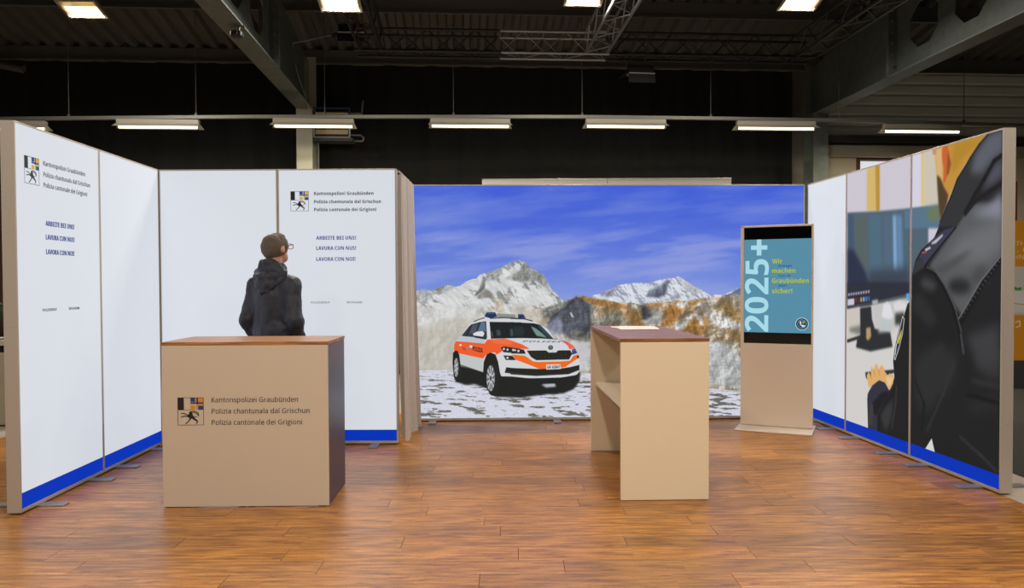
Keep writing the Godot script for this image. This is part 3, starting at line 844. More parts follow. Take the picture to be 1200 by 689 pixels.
	c.poly([40.8, 133.1, 44, 133.4, 44, 129.4, 40.8, 129.1], Color8(70, 100, 160), 0.7, 0)
	c.poly([101.7, 136.4, 107.5, 136.9, 107.5, 130.8, 103.1, 130.8], Color8(80, 170, 240), 1, 0)
	c.poly([2, 118.8, 26.5, 122.8, 26.9, 92.4, 2.3, 90.7], Color8(214, 208, 196), 3, 0)
	c.poly([48.4, 125.1, 83.6, 130.3, 103.9, 132.8, 104.2, 115.5, 82, 103.9, 53.9, 101], Color8(208, 206, 204), 4, 0)
	c.poly([7, 102.5, 27.8, 106.2, 36.8, 101.6, 34.6, 96.4, 7, 99.2], Color8(130, 132, 128), 3, 0)
	c.line([2.3, 89.5, 37.9, 97.8, 58.1, 100.2], 3.2, Color8(60, 62, 64), 1)
	c.poly([26.5, 122.2, 46.2, 124.5, 47.9, 112.9, 52.9, 104.3, 78.1, 103.6, 82.2, 90.7, 45.7, 83.5, 19.4, 84.9, 21.6, 93.2, 27.5, 95.9], Color8(46, 48, 52), 1.8, 0)
	c.poly([37.8, 104.3, 45.4, 105.5, 46.8, 97.2, 41.7, 93, 38, 94.4], Color8(190, 160, 112), 2, 0)
	c.poly([67, 126.2, 72.9, 129, 78.2, 126.5, 82.8, 116.6, 78, 113.7, 70.1, 113.9, 64.1, 115.8], Color8(234, 234, 238), 2, 0)
	c.poly([82.7, 127.1, 91.1, 130.5, 102.2, 128.7, 103.2, 122.1, 85.6, 120.9], Color8(230, 228, 230), 2.5, 0)
	c.poly([85.6, 119.3, 99.6, 120.9, 97, 111, 85.8, 109.4], Color8(60, 64, 60), 3, 0)
	c.poly([64.1, 113.6, 81.9, 113.4, 80.1, 103.8, 58.1, 101.3], Color8(200, 206, 206), 3, 0)
	c.poly([47.2, 129.5, 57.7, 130.9, 57.8, 126.5, 49.4, 125.2], Color8(180, 184, 184), 2, 0)
	c.poly([140.6, 249.1, 155.8, 250.9, 200.8, 250.5, 191.5, 242.9, 175.3, 231.2, 166.8, 222.1, 158.1, 210.4, 147.4, 194, 145.4, 203.3, 143.7, 217.2, 142, 228.8, 139.9, 241.7], Color8(204, 152, 62), 1.2, 0)
	c.poly([140.6, 249.1, 148.4, 249.4, 149.8, 222.1, 146.9, 225.9, 142, 228.8, 139.9, 241.7], Color8(226, 186, 128), 1.5, 0)
	c.poly([162.9, 250.2, 197.7, 250, 186.7, 242.7, 171.8, 235.5, 163.2, 227, 159.6, 230.8], Color8(190, 140, 44), 5, 0)
	c.poly([136.3, 249.2, 141.3, 249.5, 141, 245, 136.8, 245.1], Color8(206, 150, 110), 1.2, 0)
	c.poly([148.5, 248.3, 155, 249.6, 157.7, 242.2, 157.1, 231.2, 152.9, 221.5, 150.3, 222.9, 150.9, 232.1, 148.6, 240.3], Color8(212, 104, 52), 1, 0)
	c.poly([155.8, 244.8, 159.6, 235.2, 157.2, 227.8, 154.3, 226], Color8(150, 80, 40), 2, 0)
	c.poly([142.2, 228.8, 146.9, 225.6, 151.1, 218.5, 156.7, 211.7, 154.6, 204.1, 147.4, 193.5, 145, 203.3, 143.3, 217.2], Color8(84, 64, 44), 1.6, 0)
	c.poly([201.1, 249.6, 212.8, 251.1, 221.5, 250.4, 222.1, 211.6, 220.7, 154.2, 220.6, 9.2, 95.2, 0.5, 107.4, 11.1, 42.3, 12.3, 40.7, 39.4, 43, 46.5, 51.2, 53.8, 60.7, 59.2, 70.3, 58.3, 77.2, 52.4, 85.3, 64.6, 83.3, 77.5, 86.1, 87.3, 95.2, 102.6, 100.5, 120.4, 104, 127.7, 114.5, 135, 109.7, 135.1, 110, 151.7, 114.5, 163.7, 122.1, 171.6, 139.3, 180.3, 151.9, 197.8, 144.6, 188.7, 159.9, 210.8, 167.2, 222.6, 181.9, 235.8, 191.5, 243.7], Color8(33, 34, 36), 0.4, 0)
	c.poly([176.2, 195.7, 187.5, 202.6, 218.2, 199.4, 218, 165.6, 196.3, 145.3, 174.1, 120.8, 165.3, 129, 153.9, 142.8, 139.6, 154.3, 132.3, 158.1, 139.5, 164.4, 164.5, 185.7], Color8(92, 94, 97), 3, 0)
	c.poly([173.2, 179.6, 197.7, 185.9, 216.5, 189.5, 217.2, 169.4, 198.1, 159.9, 173.5, 160.6, 151.3, 159.8], Color8(112, 114, 117), 9, 0)
	c.poly([182.5, 195.4, 201.6, 199.3, 218.1, 209.2, 220.9, 195.9, 218.5, 188.1, 195.4, 192.1], Color8(136, 139, 152), 7, 0)
	c.poly([184.3, 142.9, 183.5, 140.9, 181.3, 139.2, 177.9, 137.9, 173.6, 137.2, 169, 137.1, 164.5, 137.8, 160.8, 139, 158.4, 140.8, 157.5, 142.8, 158.3, 144.8, 160.7, 146.6, 164.4, 147.9, 168.8, 148.5, 173.4, 148.5, 177.7, 147.8, 181.2, 146.5, 183.5, 144.8], Color8(42, 42, 45), 6, 0)
	c.poly([200.4, 156.3, 201.5, 154.6, 200.7, 152.1, 198.3, 149.3, 194.7, 146.9, 190.5, 145.1, 186.6, 144.5, 183.9, 145.1, 182.8, 146.9, 183.6, 149.5, 186.1, 152.3, 189.9, 154.8, 194, 156.5, 197.8, 157], Color8(72, 73, 76), 7, 0)
	c.poly([139.6, 155.7, 167, 164.9, 188, 169.4, 167.1, 158, 149.1, 151.3], Color8(80, 81, 83), 4, 0)
	c.poly([200.8, 249.2, 212.8, 251.1, 220.1, 250.7, 220.4, 233.8, 207.2, 230.7, 195.8, 220.2, 188.8, 211.7, 180.7, 203.1, 166.4, 187, 144.6, 188.7, 159.9, 210.8, 167.2, 222.6, 181.9, 235.8, 191.5, 243.7], Color8(50, 51, 55), 1.2, 0)
	c.poly([200.8, 248.4, 212.9, 250.3, 220.1, 250.5, 220.3, 234.7, 207.2, 231.4, 195, 222.4, 182.1, 224.3, 186.8, 237.4], Color8(96, 99, 110), 6, 0)
	c.poly([207.2, 227.8, 219, 231, 220.6, 218.8, 207.5, 213.5, 195.2, 209.9, 198.2, 216.8], Color8(82, 84, 94), 6, 0)
	c.line([220.4, 233.8, 207.2, 229.4, 197.4, 218.5, 187.2, 208.7, 175.8, 196], 3, Color8(24, 24, 27), 1.2)
	c.line([220.7, 214.8, 203, 209, 187.3, 203.4, 175.8, 194.9], 3, Color8(28, 28, 31), 1.2)
	c.line([200.8, 248.9, 191.5, 243.4, 181.9, 235.5, 167.2, 221.8, 159.9, 210.2, 146.5, 191.8], 1.2, Color8(30, 30, 33), 0.6)
	c.poly([110, 150.2, 126.1, 156.6, 139.7, 150.7, 154, 135.7, 165.5, 113.7, 167.9, 100.1, 93.9, 94.3, 96.5, 110.1, 103.4, 124.2, 109.7, 130.5], Color8(31, 32, 34), 1.5, 0)
	c.poly([142.7, 140.9, 140.3, 139.5, 136.2, 139.1, 131.4, 139.7, 126.7, 141.1, 123.2, 143.2, 121.4, 145.6, 121.9, 147.6, 124.5, 148.9, 128.7, 149.3, 133.6, 148.7, 138.2, 147.2, 141.6, 145.1, 143.2, 142.8], Color8(66, 67, 69), 5, 0)
	c.poly([112.3, 135.1, 122.6, 136.7, 144.9, 118.4, 135.4, 109.2, 109.8, 122.9], Color8(44, 45, 47), 6, 0)
	c.line([127.9, 157.1, 139.7, 153.4, 152, 141.9, 163.6, 126.8, 171.7, 108.6, 174.4, 97.8], 4.2, Color8(24, 24, 26), 0.4)
	c.line([129.8, 158, 142, 154, 154.8, 141.9, 165.8, 126.9, 173.8, 108.7], 1, Color8(98, 99, 100), 0.5)
	c.line([218, 163.1, 197.3, 145.3, 172.5, 115.5], 4.6, Color8(24, 24, 26), 0.5)
	c.line([216.5, 165, 194.7, 146.6, 170.3, 118.7], 1, Color8(112, 113, 114), 0.4)
	c.line([216.6, 161.9, 214.3, 163.5], 0.7, Color8(78, 79, 80), 0)
	c.line([214, 159.3, 211.7, 160.9], 0.7, Color8(78, 79, 80), 0)
	c.line([211.4, 156.6, 209.1, 158.2], 0.7, Color8(78, 79, 80), 0)
	c.line([208.8, 154, 206.5, 155.6], 0.7, Color8(78, 79, 80), 0)
	c.line([206.1, 151.3, 203.8, 152.9], 0.7, Color8(78, 79, 80), 0)
	c.line([203.4, 148.6, 201.1, 150.2], 0.7, Color8(78, 79, 80), 0)
	c.line([200.7, 145.8, 198.3, 147.4], 0.7, Color8(78, 79, 80), 0)
	c.line([198, 143.1, 195.6, 144.6], 0.7, Color8(78, 79, 80), 0)
	c.line([195.2, 140.3, 192.8, 141.8], 0.7, Color8(78, 79, 80), 0)
	c.line([192.4, 137.5, 190, 139], 0.7, Color8(78, 79, 80), 0)
	c.line([189.6, 134.6, 187.1, 136.2], 0.7, Color8(78, 79, 80), 0)
	c.line([186.7, 131.7, 184.3, 133.3], 0.7, Color8(78, 79, 80), 0)
	c.line([183.9, 128.8, 181.3, 130.4], 0.7, Color8(78, 79, 80), 0)
	c.line([180.9, 125.9, 178.4, 127.4], 0.7, Color8(78, 79, 80), 0)
	c.line([178, 122.9, 175.4, 124.4], 0.7, Color8(78, 79, 80), 0)
	c.line([175, 119.9, 172.4, 121.4], 0.7, Color8(78, 79, 80), 0)
	c.poly([112.5, 156.2, 115.6, 163.7, 124.8, 164.9, 126.9, 158.2, 111, 151.7], Color8(56, 57, 60), 0.8, 0)
	c.poly([117.6, 164.4, 124.7, 171.1, 139.3, 180.3, 152.1, 185.7, 166.7, 187.5, 160.1, 182.5, 144.2, 171.4, 132.2, 162.9, 126.8, 158.6, 124.2, 164.9], Color8(62, 62, 84), 0.5, 0)
	c.line([166.7, 187.2, 160.1, 182.5, 144.2, 171.4, 132.2, 162.9, 126.8, 158.3], 1.4, Color8(22, 22, 25), 0.4)
	c.poly([135.7, 176.7, 141.7, 179, 150.1, 182.7, 150.6, 181.3, 141.7, 176.1, 136.5, 175.5], Color8(206, 204, 214), 0.6, 0)
	c.poly([127.2, 172.2, 134, 173.9, 135.5, 172.4, 128.7, 170.3], Color8(190, 188, 196), 0.4, 0)
	c.poly([122.7, 169.7, 129.2, 170.9, 130.2, 169.7, 123.7, 168.5], Color8(190, 80, 50), 0.4, 0)
	c.poly([142.9, 95.4, 154.6, 99.9, 149, 81.4, 131.1, 57.1, 124.9, 43, 121.4, 67.1], Color8(50, 51, 53), 7, 0)
	c.poly([190.2, 89.2, 214.5, 101.3, 217.2, 79.1, 200.4, 80.3], Color8(56, 57, 60), 9, 0)
	c.poly([177.6, 56.9, 215, 67.5, 215.2, 59.5, 185.6, 51.3], Color8(44, 45, 47), 8, 0)
	c.line([172.5, 31.7, 196.3, 23, 213.5, 15.4], 2, Color8(54, 55, 57), 2)
	c.line([172.8, 108.2, 174.8, 99.7, 176.5, 93], 2, Color8(74, 75, 77), 0.8)
	c.poly([96.8, 119.8, 100.9, 116.3, 98.5, 102.8, 92.5, 87.8, 86.2, 77.3, 83.1, 78.6, 86, 91.5, 91.1, 104.4], Color8(34, 34, 40), 0.3, 0)
	c.line([97.2, 117.7, 99.5, 115.2, 97.1, 102.7, 91.7, 89.9, 86.2, 79.9, 85, 80.9, 87.2, 90.5, 91.9, 103.4, 97.2, 117.7], 0.9, Color8(224, 222, 222), 0.2)
	c.poly([94.5, 104.6, 96.3, 106.8, 95.3, 100.5, 91.6, 94, 89.4, 93.9, 91.2, 99.2], Color8(206, 196, 40), 0.4, 0)
	c.line([87.9, 93.7, 86.1, 84.1], 1.4, Color8(220, 220, 226), 0.3)
	c.poly([90.2, 91.8, 92, 94.1, 89.8, 87.6, 88.3, 87.5], Color8(60, 70, 150), 0.4, 0)
	c.poly([36.8, 63.7, 86.3, 71.7, 85.2, 68.8, 69.2, 63.9, 39.3, 57.8, 37.3, 60.1], Color8(58, 56, 58), 0.8, 0)
	c.poly([43, 50.6, 39.3, 60.9, 42.8, 65, 46.9, 61, 46.3, 67.9, 48.6, 70.6, 52.2, 65.5, 53.3, 72.3, 57.4, 73.3, 60.2, 67.4, 62.4, 72.1, 66.8, 73.1, 70.2, 68.2, 74.8, 65, 77.8, 67.5, 84.7, 65.7, 83.5, 59.8, 78.4, 53, 71.4, 58.2, 60.3, 59.4, 48.9, 52.9], Color8(234, 182, 112), 0.9, 0)
	c.poly([71.4, 64.1, 83.4, 64.4, 80.1, 57, 75.8, 56.4], Color8(240, 206, 160), 1.5, 0)
	c.line([51.7, 68.5, 53.4, 62], 0.8, Color8(190, 130, 70), 0.6)
	c.line([60.2, 69.4, 61.6, 63], 0.8, Color8(190, 130, 70), 0.6)
	c.line([45.2, 63.5, 47.6, 58.8], 0.8, Color8(190, 130, 70), 0.6)
	c.poly([41.4, 44.4, 48.9, 52.9, 60.7, 59.2, 70.3, 58.3, 77.2, 52.4, 76.4, 46.8, 65.1, 38.2, 58.4, 27.5, 58.1, 12.9, 43.2, 14.4, 40.7, 39.4], Color8(50, 53, 68), 0.8, 0)
	c.poly([49.1, 36.9, 64.9, 49, 77.2, 51.9, 76, 45.8, 65.1, 38.2, 56.6, 27.2, 51.5, 28.8], Color8(30, 31, 38), 2, 0)
	c.line([59.7, 13.2, 60.7, 27.9, 71.7, 39.3, 86.5, 54.4], 2, Color8(28, 28, 30), 0.8)
	c.poly([62.9, 28.3, 73.9, 39.6, 84.5, 45.9, 80.5, 26.6, 72, 15.6], Color8(56, 57, 60), 4, 0)
	c.line([88.5, 58.1, 87.7, 42.9, 81.7, 19.8], 1.5, Color8(60, 60, 62), 1)
	c.poly([43.4, 17.5, 45.5, 36.4, 51.4, 36.1, 49.3, 16.1], Color8(66, 64, 62), 2, 0)
	c.poly([114.6, 81.6, 136.8, 94.9, 168.9, 94, 166.4, 72.7, 134.4, 44.6, 115.1, 47.2], Color8(46, 47, 49), 9, 0)
	c.poly([179.5, 107, 214.3, 117.3, 215.8, 91.7, 192.8, 84.4], Color8(62, 63, 66), 8, 0)
	c.line([166.2, 86.8, 152.3, 60.1, 131.5, 27.3], 2.2, Color8(50, 51, 53), 2)
	c.line([185.3, 75.1, 214.9, 73.9], 3, Color8(52, 53, 55), 3)
	c.line([180.1, 64.1, 215.1, 62.7], 2.5, Color8(22, 22, 24), 2)
	c.line([114.8, 66.3, 128, 49.2, 125.1, 26.1], 2, Color8(24, 24, 26), 1.5)
	c.poly([138.4, 23.4, 142.8, 12.9, 129.2, 12.5], Color8(222, 226, 224), 0.2, 0)
	return c.texture()

func screen_print() -> ImageTexture:
	var c := Canvas.new(64.2, 93.5, 6.0)
	c.fill(Color8(92, 148, 174))
	var pale := Color8(176, 228, 242)
	c.text("2025", Vector2(24.0, 0.6), Vector2(24.0, 73.8), Vector2(0.7, 0.6), pale)
	c.poly([12.2, 77.4, 16.7, 77.4, 16.7, 83.2, 22.4, 83.2, 22.4, 87.6, 16.7, 87.6, 16.7, 93.5, 12.2, 93.5, 12.2, 87.6, 6.6, 87.6, 6.6, 83.2, 12.2, 83.2], pale)
	var lime := Color8(192, 202, 44)
	var navy := Color8(24, 92, 150)
	c.text("Wir", Vector2(27.0, 69.2), Vector2(36.6, 69.2), Vector2(27.0, 74.0), lime)
	c.text("machen", Vector2(27.0, 59.7), Vector2(49.0, 59.7), Vector2(27.0, 64.6), lime)
	c.text("Graubünden", Vector2(27.0, 49.6), Vector2(61.3, 49.6), Vector2(27.0, 54.6), lime)
	c.text("sicher!", Vector2(27.0, 39.3), Vector2(46.2, 39.3), Vector2(27.0, 44.4), lime)
	c.text("Strategie", Vector2(33.0, 65.2), Vector2(45.7, 65.2), Vector2(33.0, 67.9), navy)
	c.text("Kapo GR", Vector2(33.0, 55.7), Vector2(44.5, 55.7), Vector2(33.0, 57.8), navy)
	c.text("2025+", Vector2(33.0, 46.0), Vector2(41.6, 46.0), Vector2(33.0, 48.0), navy)
	for r in [[6.2, Color8(206, 232, 240)], [5.6, Color8(20, 50, 84)], [4.2, Color8(206, 232, 240)], [3.9, Color8(20, 50, 84)]]:
		var ring := []
		for i in 28:
			ring.append_array([55.3 + r[0] * cos(TAU * i / 28), 9.2 + r[0] * sin(TAU * i / 28)])
		c.poly(ring, r[1])
	c.poly([53.0, 11.8, 54.6, 11.8, 54.8, 8.6, 53.2, 8.8], Color8(214, 232, 240))
	c.poly([55.4, 12.2, 58.2, 11.6, 57.6, 9.4, 55.6, 9.8], Color8(150, 170, 60))
	c.poly([52.6, 7.8, 54.8, 7.4, 55.4, 6.0, 57.8, 6.4, 58.4, 8.0, 56.2, 8.2, 54.6, 8.4], Color8(226, 238, 244))
	return c.texture()

func food_print() -> ImageTexture:
	# the neighbour's orange board with a bowl of salad
	var c := Canvas.new(190.0, 190.0, 1.6)
	c.fill(Color8(224, 150, 32))
	c.poly([0, 62, 190, 62, 190, 128, 0, 128], Color8(206, 200, 192), 0)
	c.text("THE", Vector2(2.5, 156.5), Vector2(22.0, 156.5), Vector2(2.5, 162.5), Color8(244, 228, 200), false)
	c.text("L, HAN", Vector2(0.0, 147.5), Vector2(36.0, 147.5), Vector2(0.0, 153.5), Color8(244, 228, 200), false)
	c.text("HNE", Vector2(0.0, 138.0), Vector2(20.0, 138.0), Vector2(0.0, 144.0), Color8(244, 228, 200), false)
	for i in 26:
		var p := Vector2(5.0 + fmod(i * 37.0, 150.0) * 0.6, 96.0 + fmod(i * 23.0, 25.0))
		var leaf := []
		for j in 9:
			var rr := 6.0 + 2.5 * sin(j * 2.3 + i)
			leaf.append_array([p.x + rr * cos(TAU * j / 9), p.y + rr * 0.8 * sin(TAU * j / 9)])
		c.poly(leaf, [Color8(74, 140, 50), Color8(110, 172, 70), Color8(200, 210, 170), Color8(52, 108, 40)][i % 4], 0.6)
	c.poly([0, 66, 60, 64, 64, 92, 0, 96], Color8(224, 220, 216), 1)
	c.line([0, 78, 30, 74, 60, 84], 1.2, Color8(200, 150, 60), 0.4)
	c.line([3, 52, 9, 54, 10, 47, 4, 45], 1.6, Color8(244, 228, 200), 0.3)
	return c.texture()

# ---------------------------------------------------------------- pieces of the stand
func emblem(owner_node: Node3D, tl: Vector2, wide: float, tall: float, z: float, ink: Material, blue: Material, gold: Material) -> void:
	var u := func(x: float, y: float) -> Vector2:
		return Vector2(tl.x + (x - 98.0) / 377.0 * wide, tl.y - (y - 142.0) / 406.0 * tall)
	var q := func(g: Geo, x0: float, y0: float, x1: float, y1: float, dz := 0.0) -> void:
		g.plate(PackedVector2Array([u.call(x0, y1), u.call(x1, y1), u.call(x1, y0), u.call(x0, y0)]), z, z + 0.0006 + dz)
	var s := func(g: Geo, l: Array, wd: float) -> void:
		for i in range(0, l.size() - 2, 2):
			var a := Vector2(l[i], l[i + 1])
			var b := Vector2(l[i + 2], l[i + 3])
			var o := (b - a).normalized().orthogonal() * wd / 2.0
			var e := (b - a).normalized() * wd * 0.2
			g.plate(PackedVector2Array([u.call(a.x - e.x + o.x, a.y - e.y + o.y), u.call(b.x + e.x + o.x, b.y + e.y + o.y), u.call(b.x + e.x - o.x, b.y + e.y - o.y), u.call(a.x - e.x - o.x, a.y - e.y - o.y)]), z, z + 0.0008)
	var e := Node3D.new()
	e.name = "coat_of_arms"
	owner_node.add_child(e, true)
	e.set_meta("label", "printed coat of arms with leaping ibex")
	var k := Geo.new()
	q.call(k, 98, 142, 475, 149)
	q.call(k, 98, 541, 475, 548)
	q.call(k, 98, 149, 105, 541)
	q.call(k, 468, 149, 475, 541)
	q.call(k, 105, 320, 280, 326)
	q.call(k, 105, 149, 190, 320)
	s.call(k, [150, 375, 190, 374, 245, 402], 13)
	s.call(k, [150, 427, 195, 414, 250, 420], 15)
	s.call(k, [265, 362, 300, 342, 350, 343, 395, 370, 402, 414], 12)
	s.call(k, [285, 372, 335, 360, 375, 378, 388, 402], 11)
	s.call(k, [300, 410, 345, 428, 380, 425], 9)
	s.call(k, [380, 480, 384, 500, 362, 524], 14)
	s.call(k, [262, 478, 238, 505, 214, 524], 15)
	k.plate(PackedVector2Array([u.call(236, 404), u.call(262, 380), u.call(272, 352), u.call(300, 352), u.call(312, 385), u.call(326, 420), u.call(352, 450), u.call(390, 480), u.call(376, 494), u.call(330, 470), u.call(300, 448), u.call(272, 480), u.call(248, 486), u.call(272, 446), u.call(246, 432)]), z, z + 0.0009)
	var b := Geo.new()
	var y := Geo.new()
	q.call(b, 284, 149, 352, 207)
	q.call(b, 398, 264, 468, 322)
	q.call(b, 372, 149, 396, 322)
	q.call(b, 284, 213, 468, 236)
	q.call(y, 352, 149, 372, 213)
	q.call(y, 284, 207, 352, 213)
	q.call(y, 398, 149, 468, 213)
	q.call(y, 284, 258, 352, 322)
	q.call(y, 376, 240, 396, 322, 0.0002)
	q.call(y, 396, 240, 468, 262)
	part(e, "black_print", k, ink)
	part(e, "blue_print", b, blue)
	part(e, "yellow_print", y, gold)

func wall_lines(o: Node3D, x: float, ink: Material, blue: Material, bold: bool) -> void:
	letters(o, "lettering", "Kantonspolizei Graubünden", Vector3(x + 0.213, 2.262, -0.0015), 0.536, ink, bold)
	letters(o, "lettering", "Polizia chantunala dal Grischun", Vector3(x + 0.213, 2.188, -0.0015), 0.604, ink, bold)
	letters(o, "lettering", "Polizia cantonale dei Grigioni", Vector3(x + 0.213, 2.117, -0.0015), 0.560, ink, bold)
	letters(o, "lettering", "ARBEITE BEI UNS!", Vector3(x + 0.228, 1.860, -0.0015), 0.360, blue, true, 0.033)
	letters(o, "lettering", "LAVURA CUN NUS!", Vector3(x + 0.228, 1.768, -0.0015), 0.360, blue, true, 0.033)
	letters(o, "lettering", "LAVORA CON NOI!", Vector3(x + 0.228, 1.669, -0.0015), 0.354, blue, true, 0.033)
	letters(o, "caption", "POLIZEIBERUF", Vector3(x + 0.176, 1.285, -0.0015), 0.170, ink, false, 0.017)
	letters(o, "caption", "INSTAGRAM", Vector3(x + 0.498, 1.285, -0.0015), 0.140, ink, false, 0.017)
	emblem(o, Vector2(x, 2.297), 0.163, 0.178, -0.0018, ink, mats["print_blue"], mats["print_gold"])

func lightbox(label: String, a: Vector2, b: Vector2, face: Material, uv: Rect2, band: bool, feet: Array, group: String, light: Color, power: float) -> Node3D:
	var turn := atan2(-(b.y - a.y), b.x - a.x)
	var wide := a.distance_to(b)
	var o := thing("light_box", label, "light box", Vector3(a.x, 0, a.y), turn, group)
	var alu: Material = mats["aluminium"]
	var t := 0.088
	var g := Geo.new()
	g.box(Vector3(0.0075, 1.845, -t / 2), Vector3(0.012, 1.305, t), 0.001)
	g.box(Vector3(0.0075, 0.602, -t / 2), Vector3(0.0125, 1.18, t), 0.001)
	part(o, "side_profile", g, alu)
	g = Geo.new()
	g.box(Vector3(wide - 0.0075, 1.845, -t / 2), Vector3(0.012, 1.305, t), 0.001)
	g.box(Vector3(wide - 0.0075, 0.602, -t / 2), Vector3(0.0125, 1.18, t), 0.001)
	part(o, "side_profile", g, alu)
	g = Geo.new()
	g.box(Vector3(wide / 2, 2.492, -t / 2), Vector3(wide - 0.027, 0.012, t), 0.001)
	part(o, "top_profile", g, alu)
	g = Geo.new()
	g.box(Vector3(wide / 2, 0.024, -t / 2), Vector3(wide - 0.027, 0.024, t), 0.001)
	part(o, "bottom_profile", g, alu)
	g = Geo.new()
	var x0 := 0.003
	var x1 := wide - 0.003
	var y1 := 2.494
	var y0 := 0.136 if band else 0.022
	var cut := Rect2(uv.position.x, uv.position.y, uv.size.x, uv.size.y * (1.0 - y0 / 2.5))
	g.quad(Vector3(x0, y0, -0.0022), Vector3(x1, y0, -0.0022), Vector3(x1, y1, -0.0022), Vector3(x0, y1, -0.0022), Vector3.BACK, cut)
	g.quad(Vector3(x0, y0, -0.0032), Vector3(x1, y0, -0.0032), Vector3(x1, y1, -0.0032), Vector3(x0, y1, -0.0032), Vector3.FORWARD, cut)
	part(o, "printed_fabric", g, face)
	if band:
		g = Geo.new()
		g.box(Vector3(wide / 2, 0.0785, -0.0024), Vector3(wide - 0.008, 0.113, 0.002))
		part(o, "blue_band", g, mats["band_blue"], "glowing blue printed band")
	g = Geo.new()
	g.box(Vector3(wide / 2, 1.25, -t + 0.004), Vector3(wide - 0.03, 2.45, 0.004))
	part(o, "back_panel", g, mats["grey_cloth"])
	for f in feet:
		g = Geo.new()
		g.box(Vector3(f, 0.006, -0.085), Vector3(0.08, 0.012, 0.5), 0.002)
		part(o, "foot_plate", g, mats["steel_plate"], "flat steel foot plate")
	area_light(o, Vector3(wide / 2, 1.32, 0.02), Vector2(wide * 0.96, 2.3), Vector3(0, PI, 0), light, power)
	return o

func make_counter() -> void:
	var o := thing("reception_counter", "beige counter with oak top, navy sides and police lettering on its front", "counter", Vector3(-2.285, 0, -5.03), 0.022)
	var w := 1.078
	var d := 0.56
	var beige: Material = mats["beige_laminate"]
	var g := Geo.new()
	g.box(Vector3(w / 2, 0.535, -0.0095), Vector3(w, 1.058, 0.019), 0.0012)
	part(o, "front_panel", g, beige)
	for x in [0.0105, w - 0.0105]:
		g = Geo.new()
		g.box(Vector3(x, 0.535, -0.019 - (d - 0.019) / 2), Vector3(0.019, 1.056, d - 0.021), 0.001)
		part(o, "side_panel", g, mats["navy_laminate"], "dark navy side panel")
	g = Geo.new()
	g.box(Vector3(w / 2, 1.0745, -d / 2), Vector3(w + 0.006, 0.021, d + 0.004), 0.0015)
	part(o, "worktop", g, mats["oak_top"], "oak worktop")
	g = Geo.new()
	g.box(Vector3(w / 2, 0.55, -d * 0.55), Vector3(w - 0.042, 0.019, d * 0.8))
	part(o, "shelf", g, beige)
	for x in [0.04, w * 0.47, w * 0.53, w - 0.05]:
		g = Geo.new()
		g.box(Vector3(x, 0.003, -0.03), Vector3(0.045, 0.006, 0.04))
		part(o, "foot_pad", g, mats["black_plastic"])
	var ink: Material = mats["ink"]
	letters(o, "lettering", "Kantonspolizei Graubünden", Vector3(0.322, 0.691, 0.0), 0.560, ink)
	letters(o, "lettering", "Polizia chantunala dal Grischun", Vector3(0.322, 0.617, 0.0), 0.634, ink)
	letters(o, "lettering", "Polizia cantonale dei Grigioni", Vector3(0.322, 0.543, 0.0), 0.585, ink)
	emblem(o, Vector2(0.101, 0.724), 0.169, 0.182, 0.0002, ink, mats["paint_blue"], mats["paint_gold"])

func make_table() -> void:
	var o := thing("high_table", "beige panel high table with oak top and a shelf between its end panels", "table", Vector3(0.724, 0, -5.155), 0.028)
	var beige: Material = mats["sand_laminate"]
	var w := 0.594
	var d := 1.56
	var g := Geo.new()
	g.box(Vector3(w / 2, 0.534, -0.0125), Vector3(w, 1.062, 0.025), 0.0015)
	part(o, "end_panel", g, beige)
	g = Geo.new()
	g.box(Vector3(w / 2, 0.534, -d + 0.0125), Vector3(w, 1.062, 0.025), 0.0015)
	part(o, "end_panel", g, beige)
	g = Geo.new()
	g.box(Vector3(w / 2, 1.0765, -d / 2), Vector3(w + 0.006, 0.022, d + 0.006), 0.0015)
	part(o, "table_top", g, mats["walnut_top"], "oak table top")
	g = Geo.new()
	g.box(Vector3(w / 2 + 0.012, 0.595, -d / 2), Vector3(w - 0.05, 0.025, d - 0.052), 0.001)
	part(o, "shelf", g, beige)
	g = Geo.new()
	g.box(Vector3(w - 0.06, 0.30, -d / 2), Vector3(0.019, 0.56, d - 0.052))
	part(o, "stretcher_panel", g, beige)
	# leaflets on the table top
	var sheets := [[0.30, -1.17, 0.06, "folded pale leaflet lying flat on the oak table top"], [0.36, -1.24, -0.10, "pale leaflet on the table top with one corner under a folded leaflet"]]
	for i in 2:
		var s: Array = sheets[i]
		var p := o.transform * Vector3(s[0], 1.0885 + 0.0016 * (1 - i), s[1])
		var l := thing("leaflet", s[3], "leaflet", p, 0.028 + s[2])
		g = Geo.new()
		g.box(Vector3(0, 0.0006, 0), Vector3(0.30, 0.0012, 0.42))
		part(l, "sheet", g, mats["paper"])
		if i == 0:
			g = Geo.new()
			g.box(Vector3(0.0, 0.006, 0.06), Vector3(0.29, 0.0012, 0.21), 0.0, Basis(Vector3.RIGHT, 0.045))
			part(l, "folded_flap", g, mats["paper"])

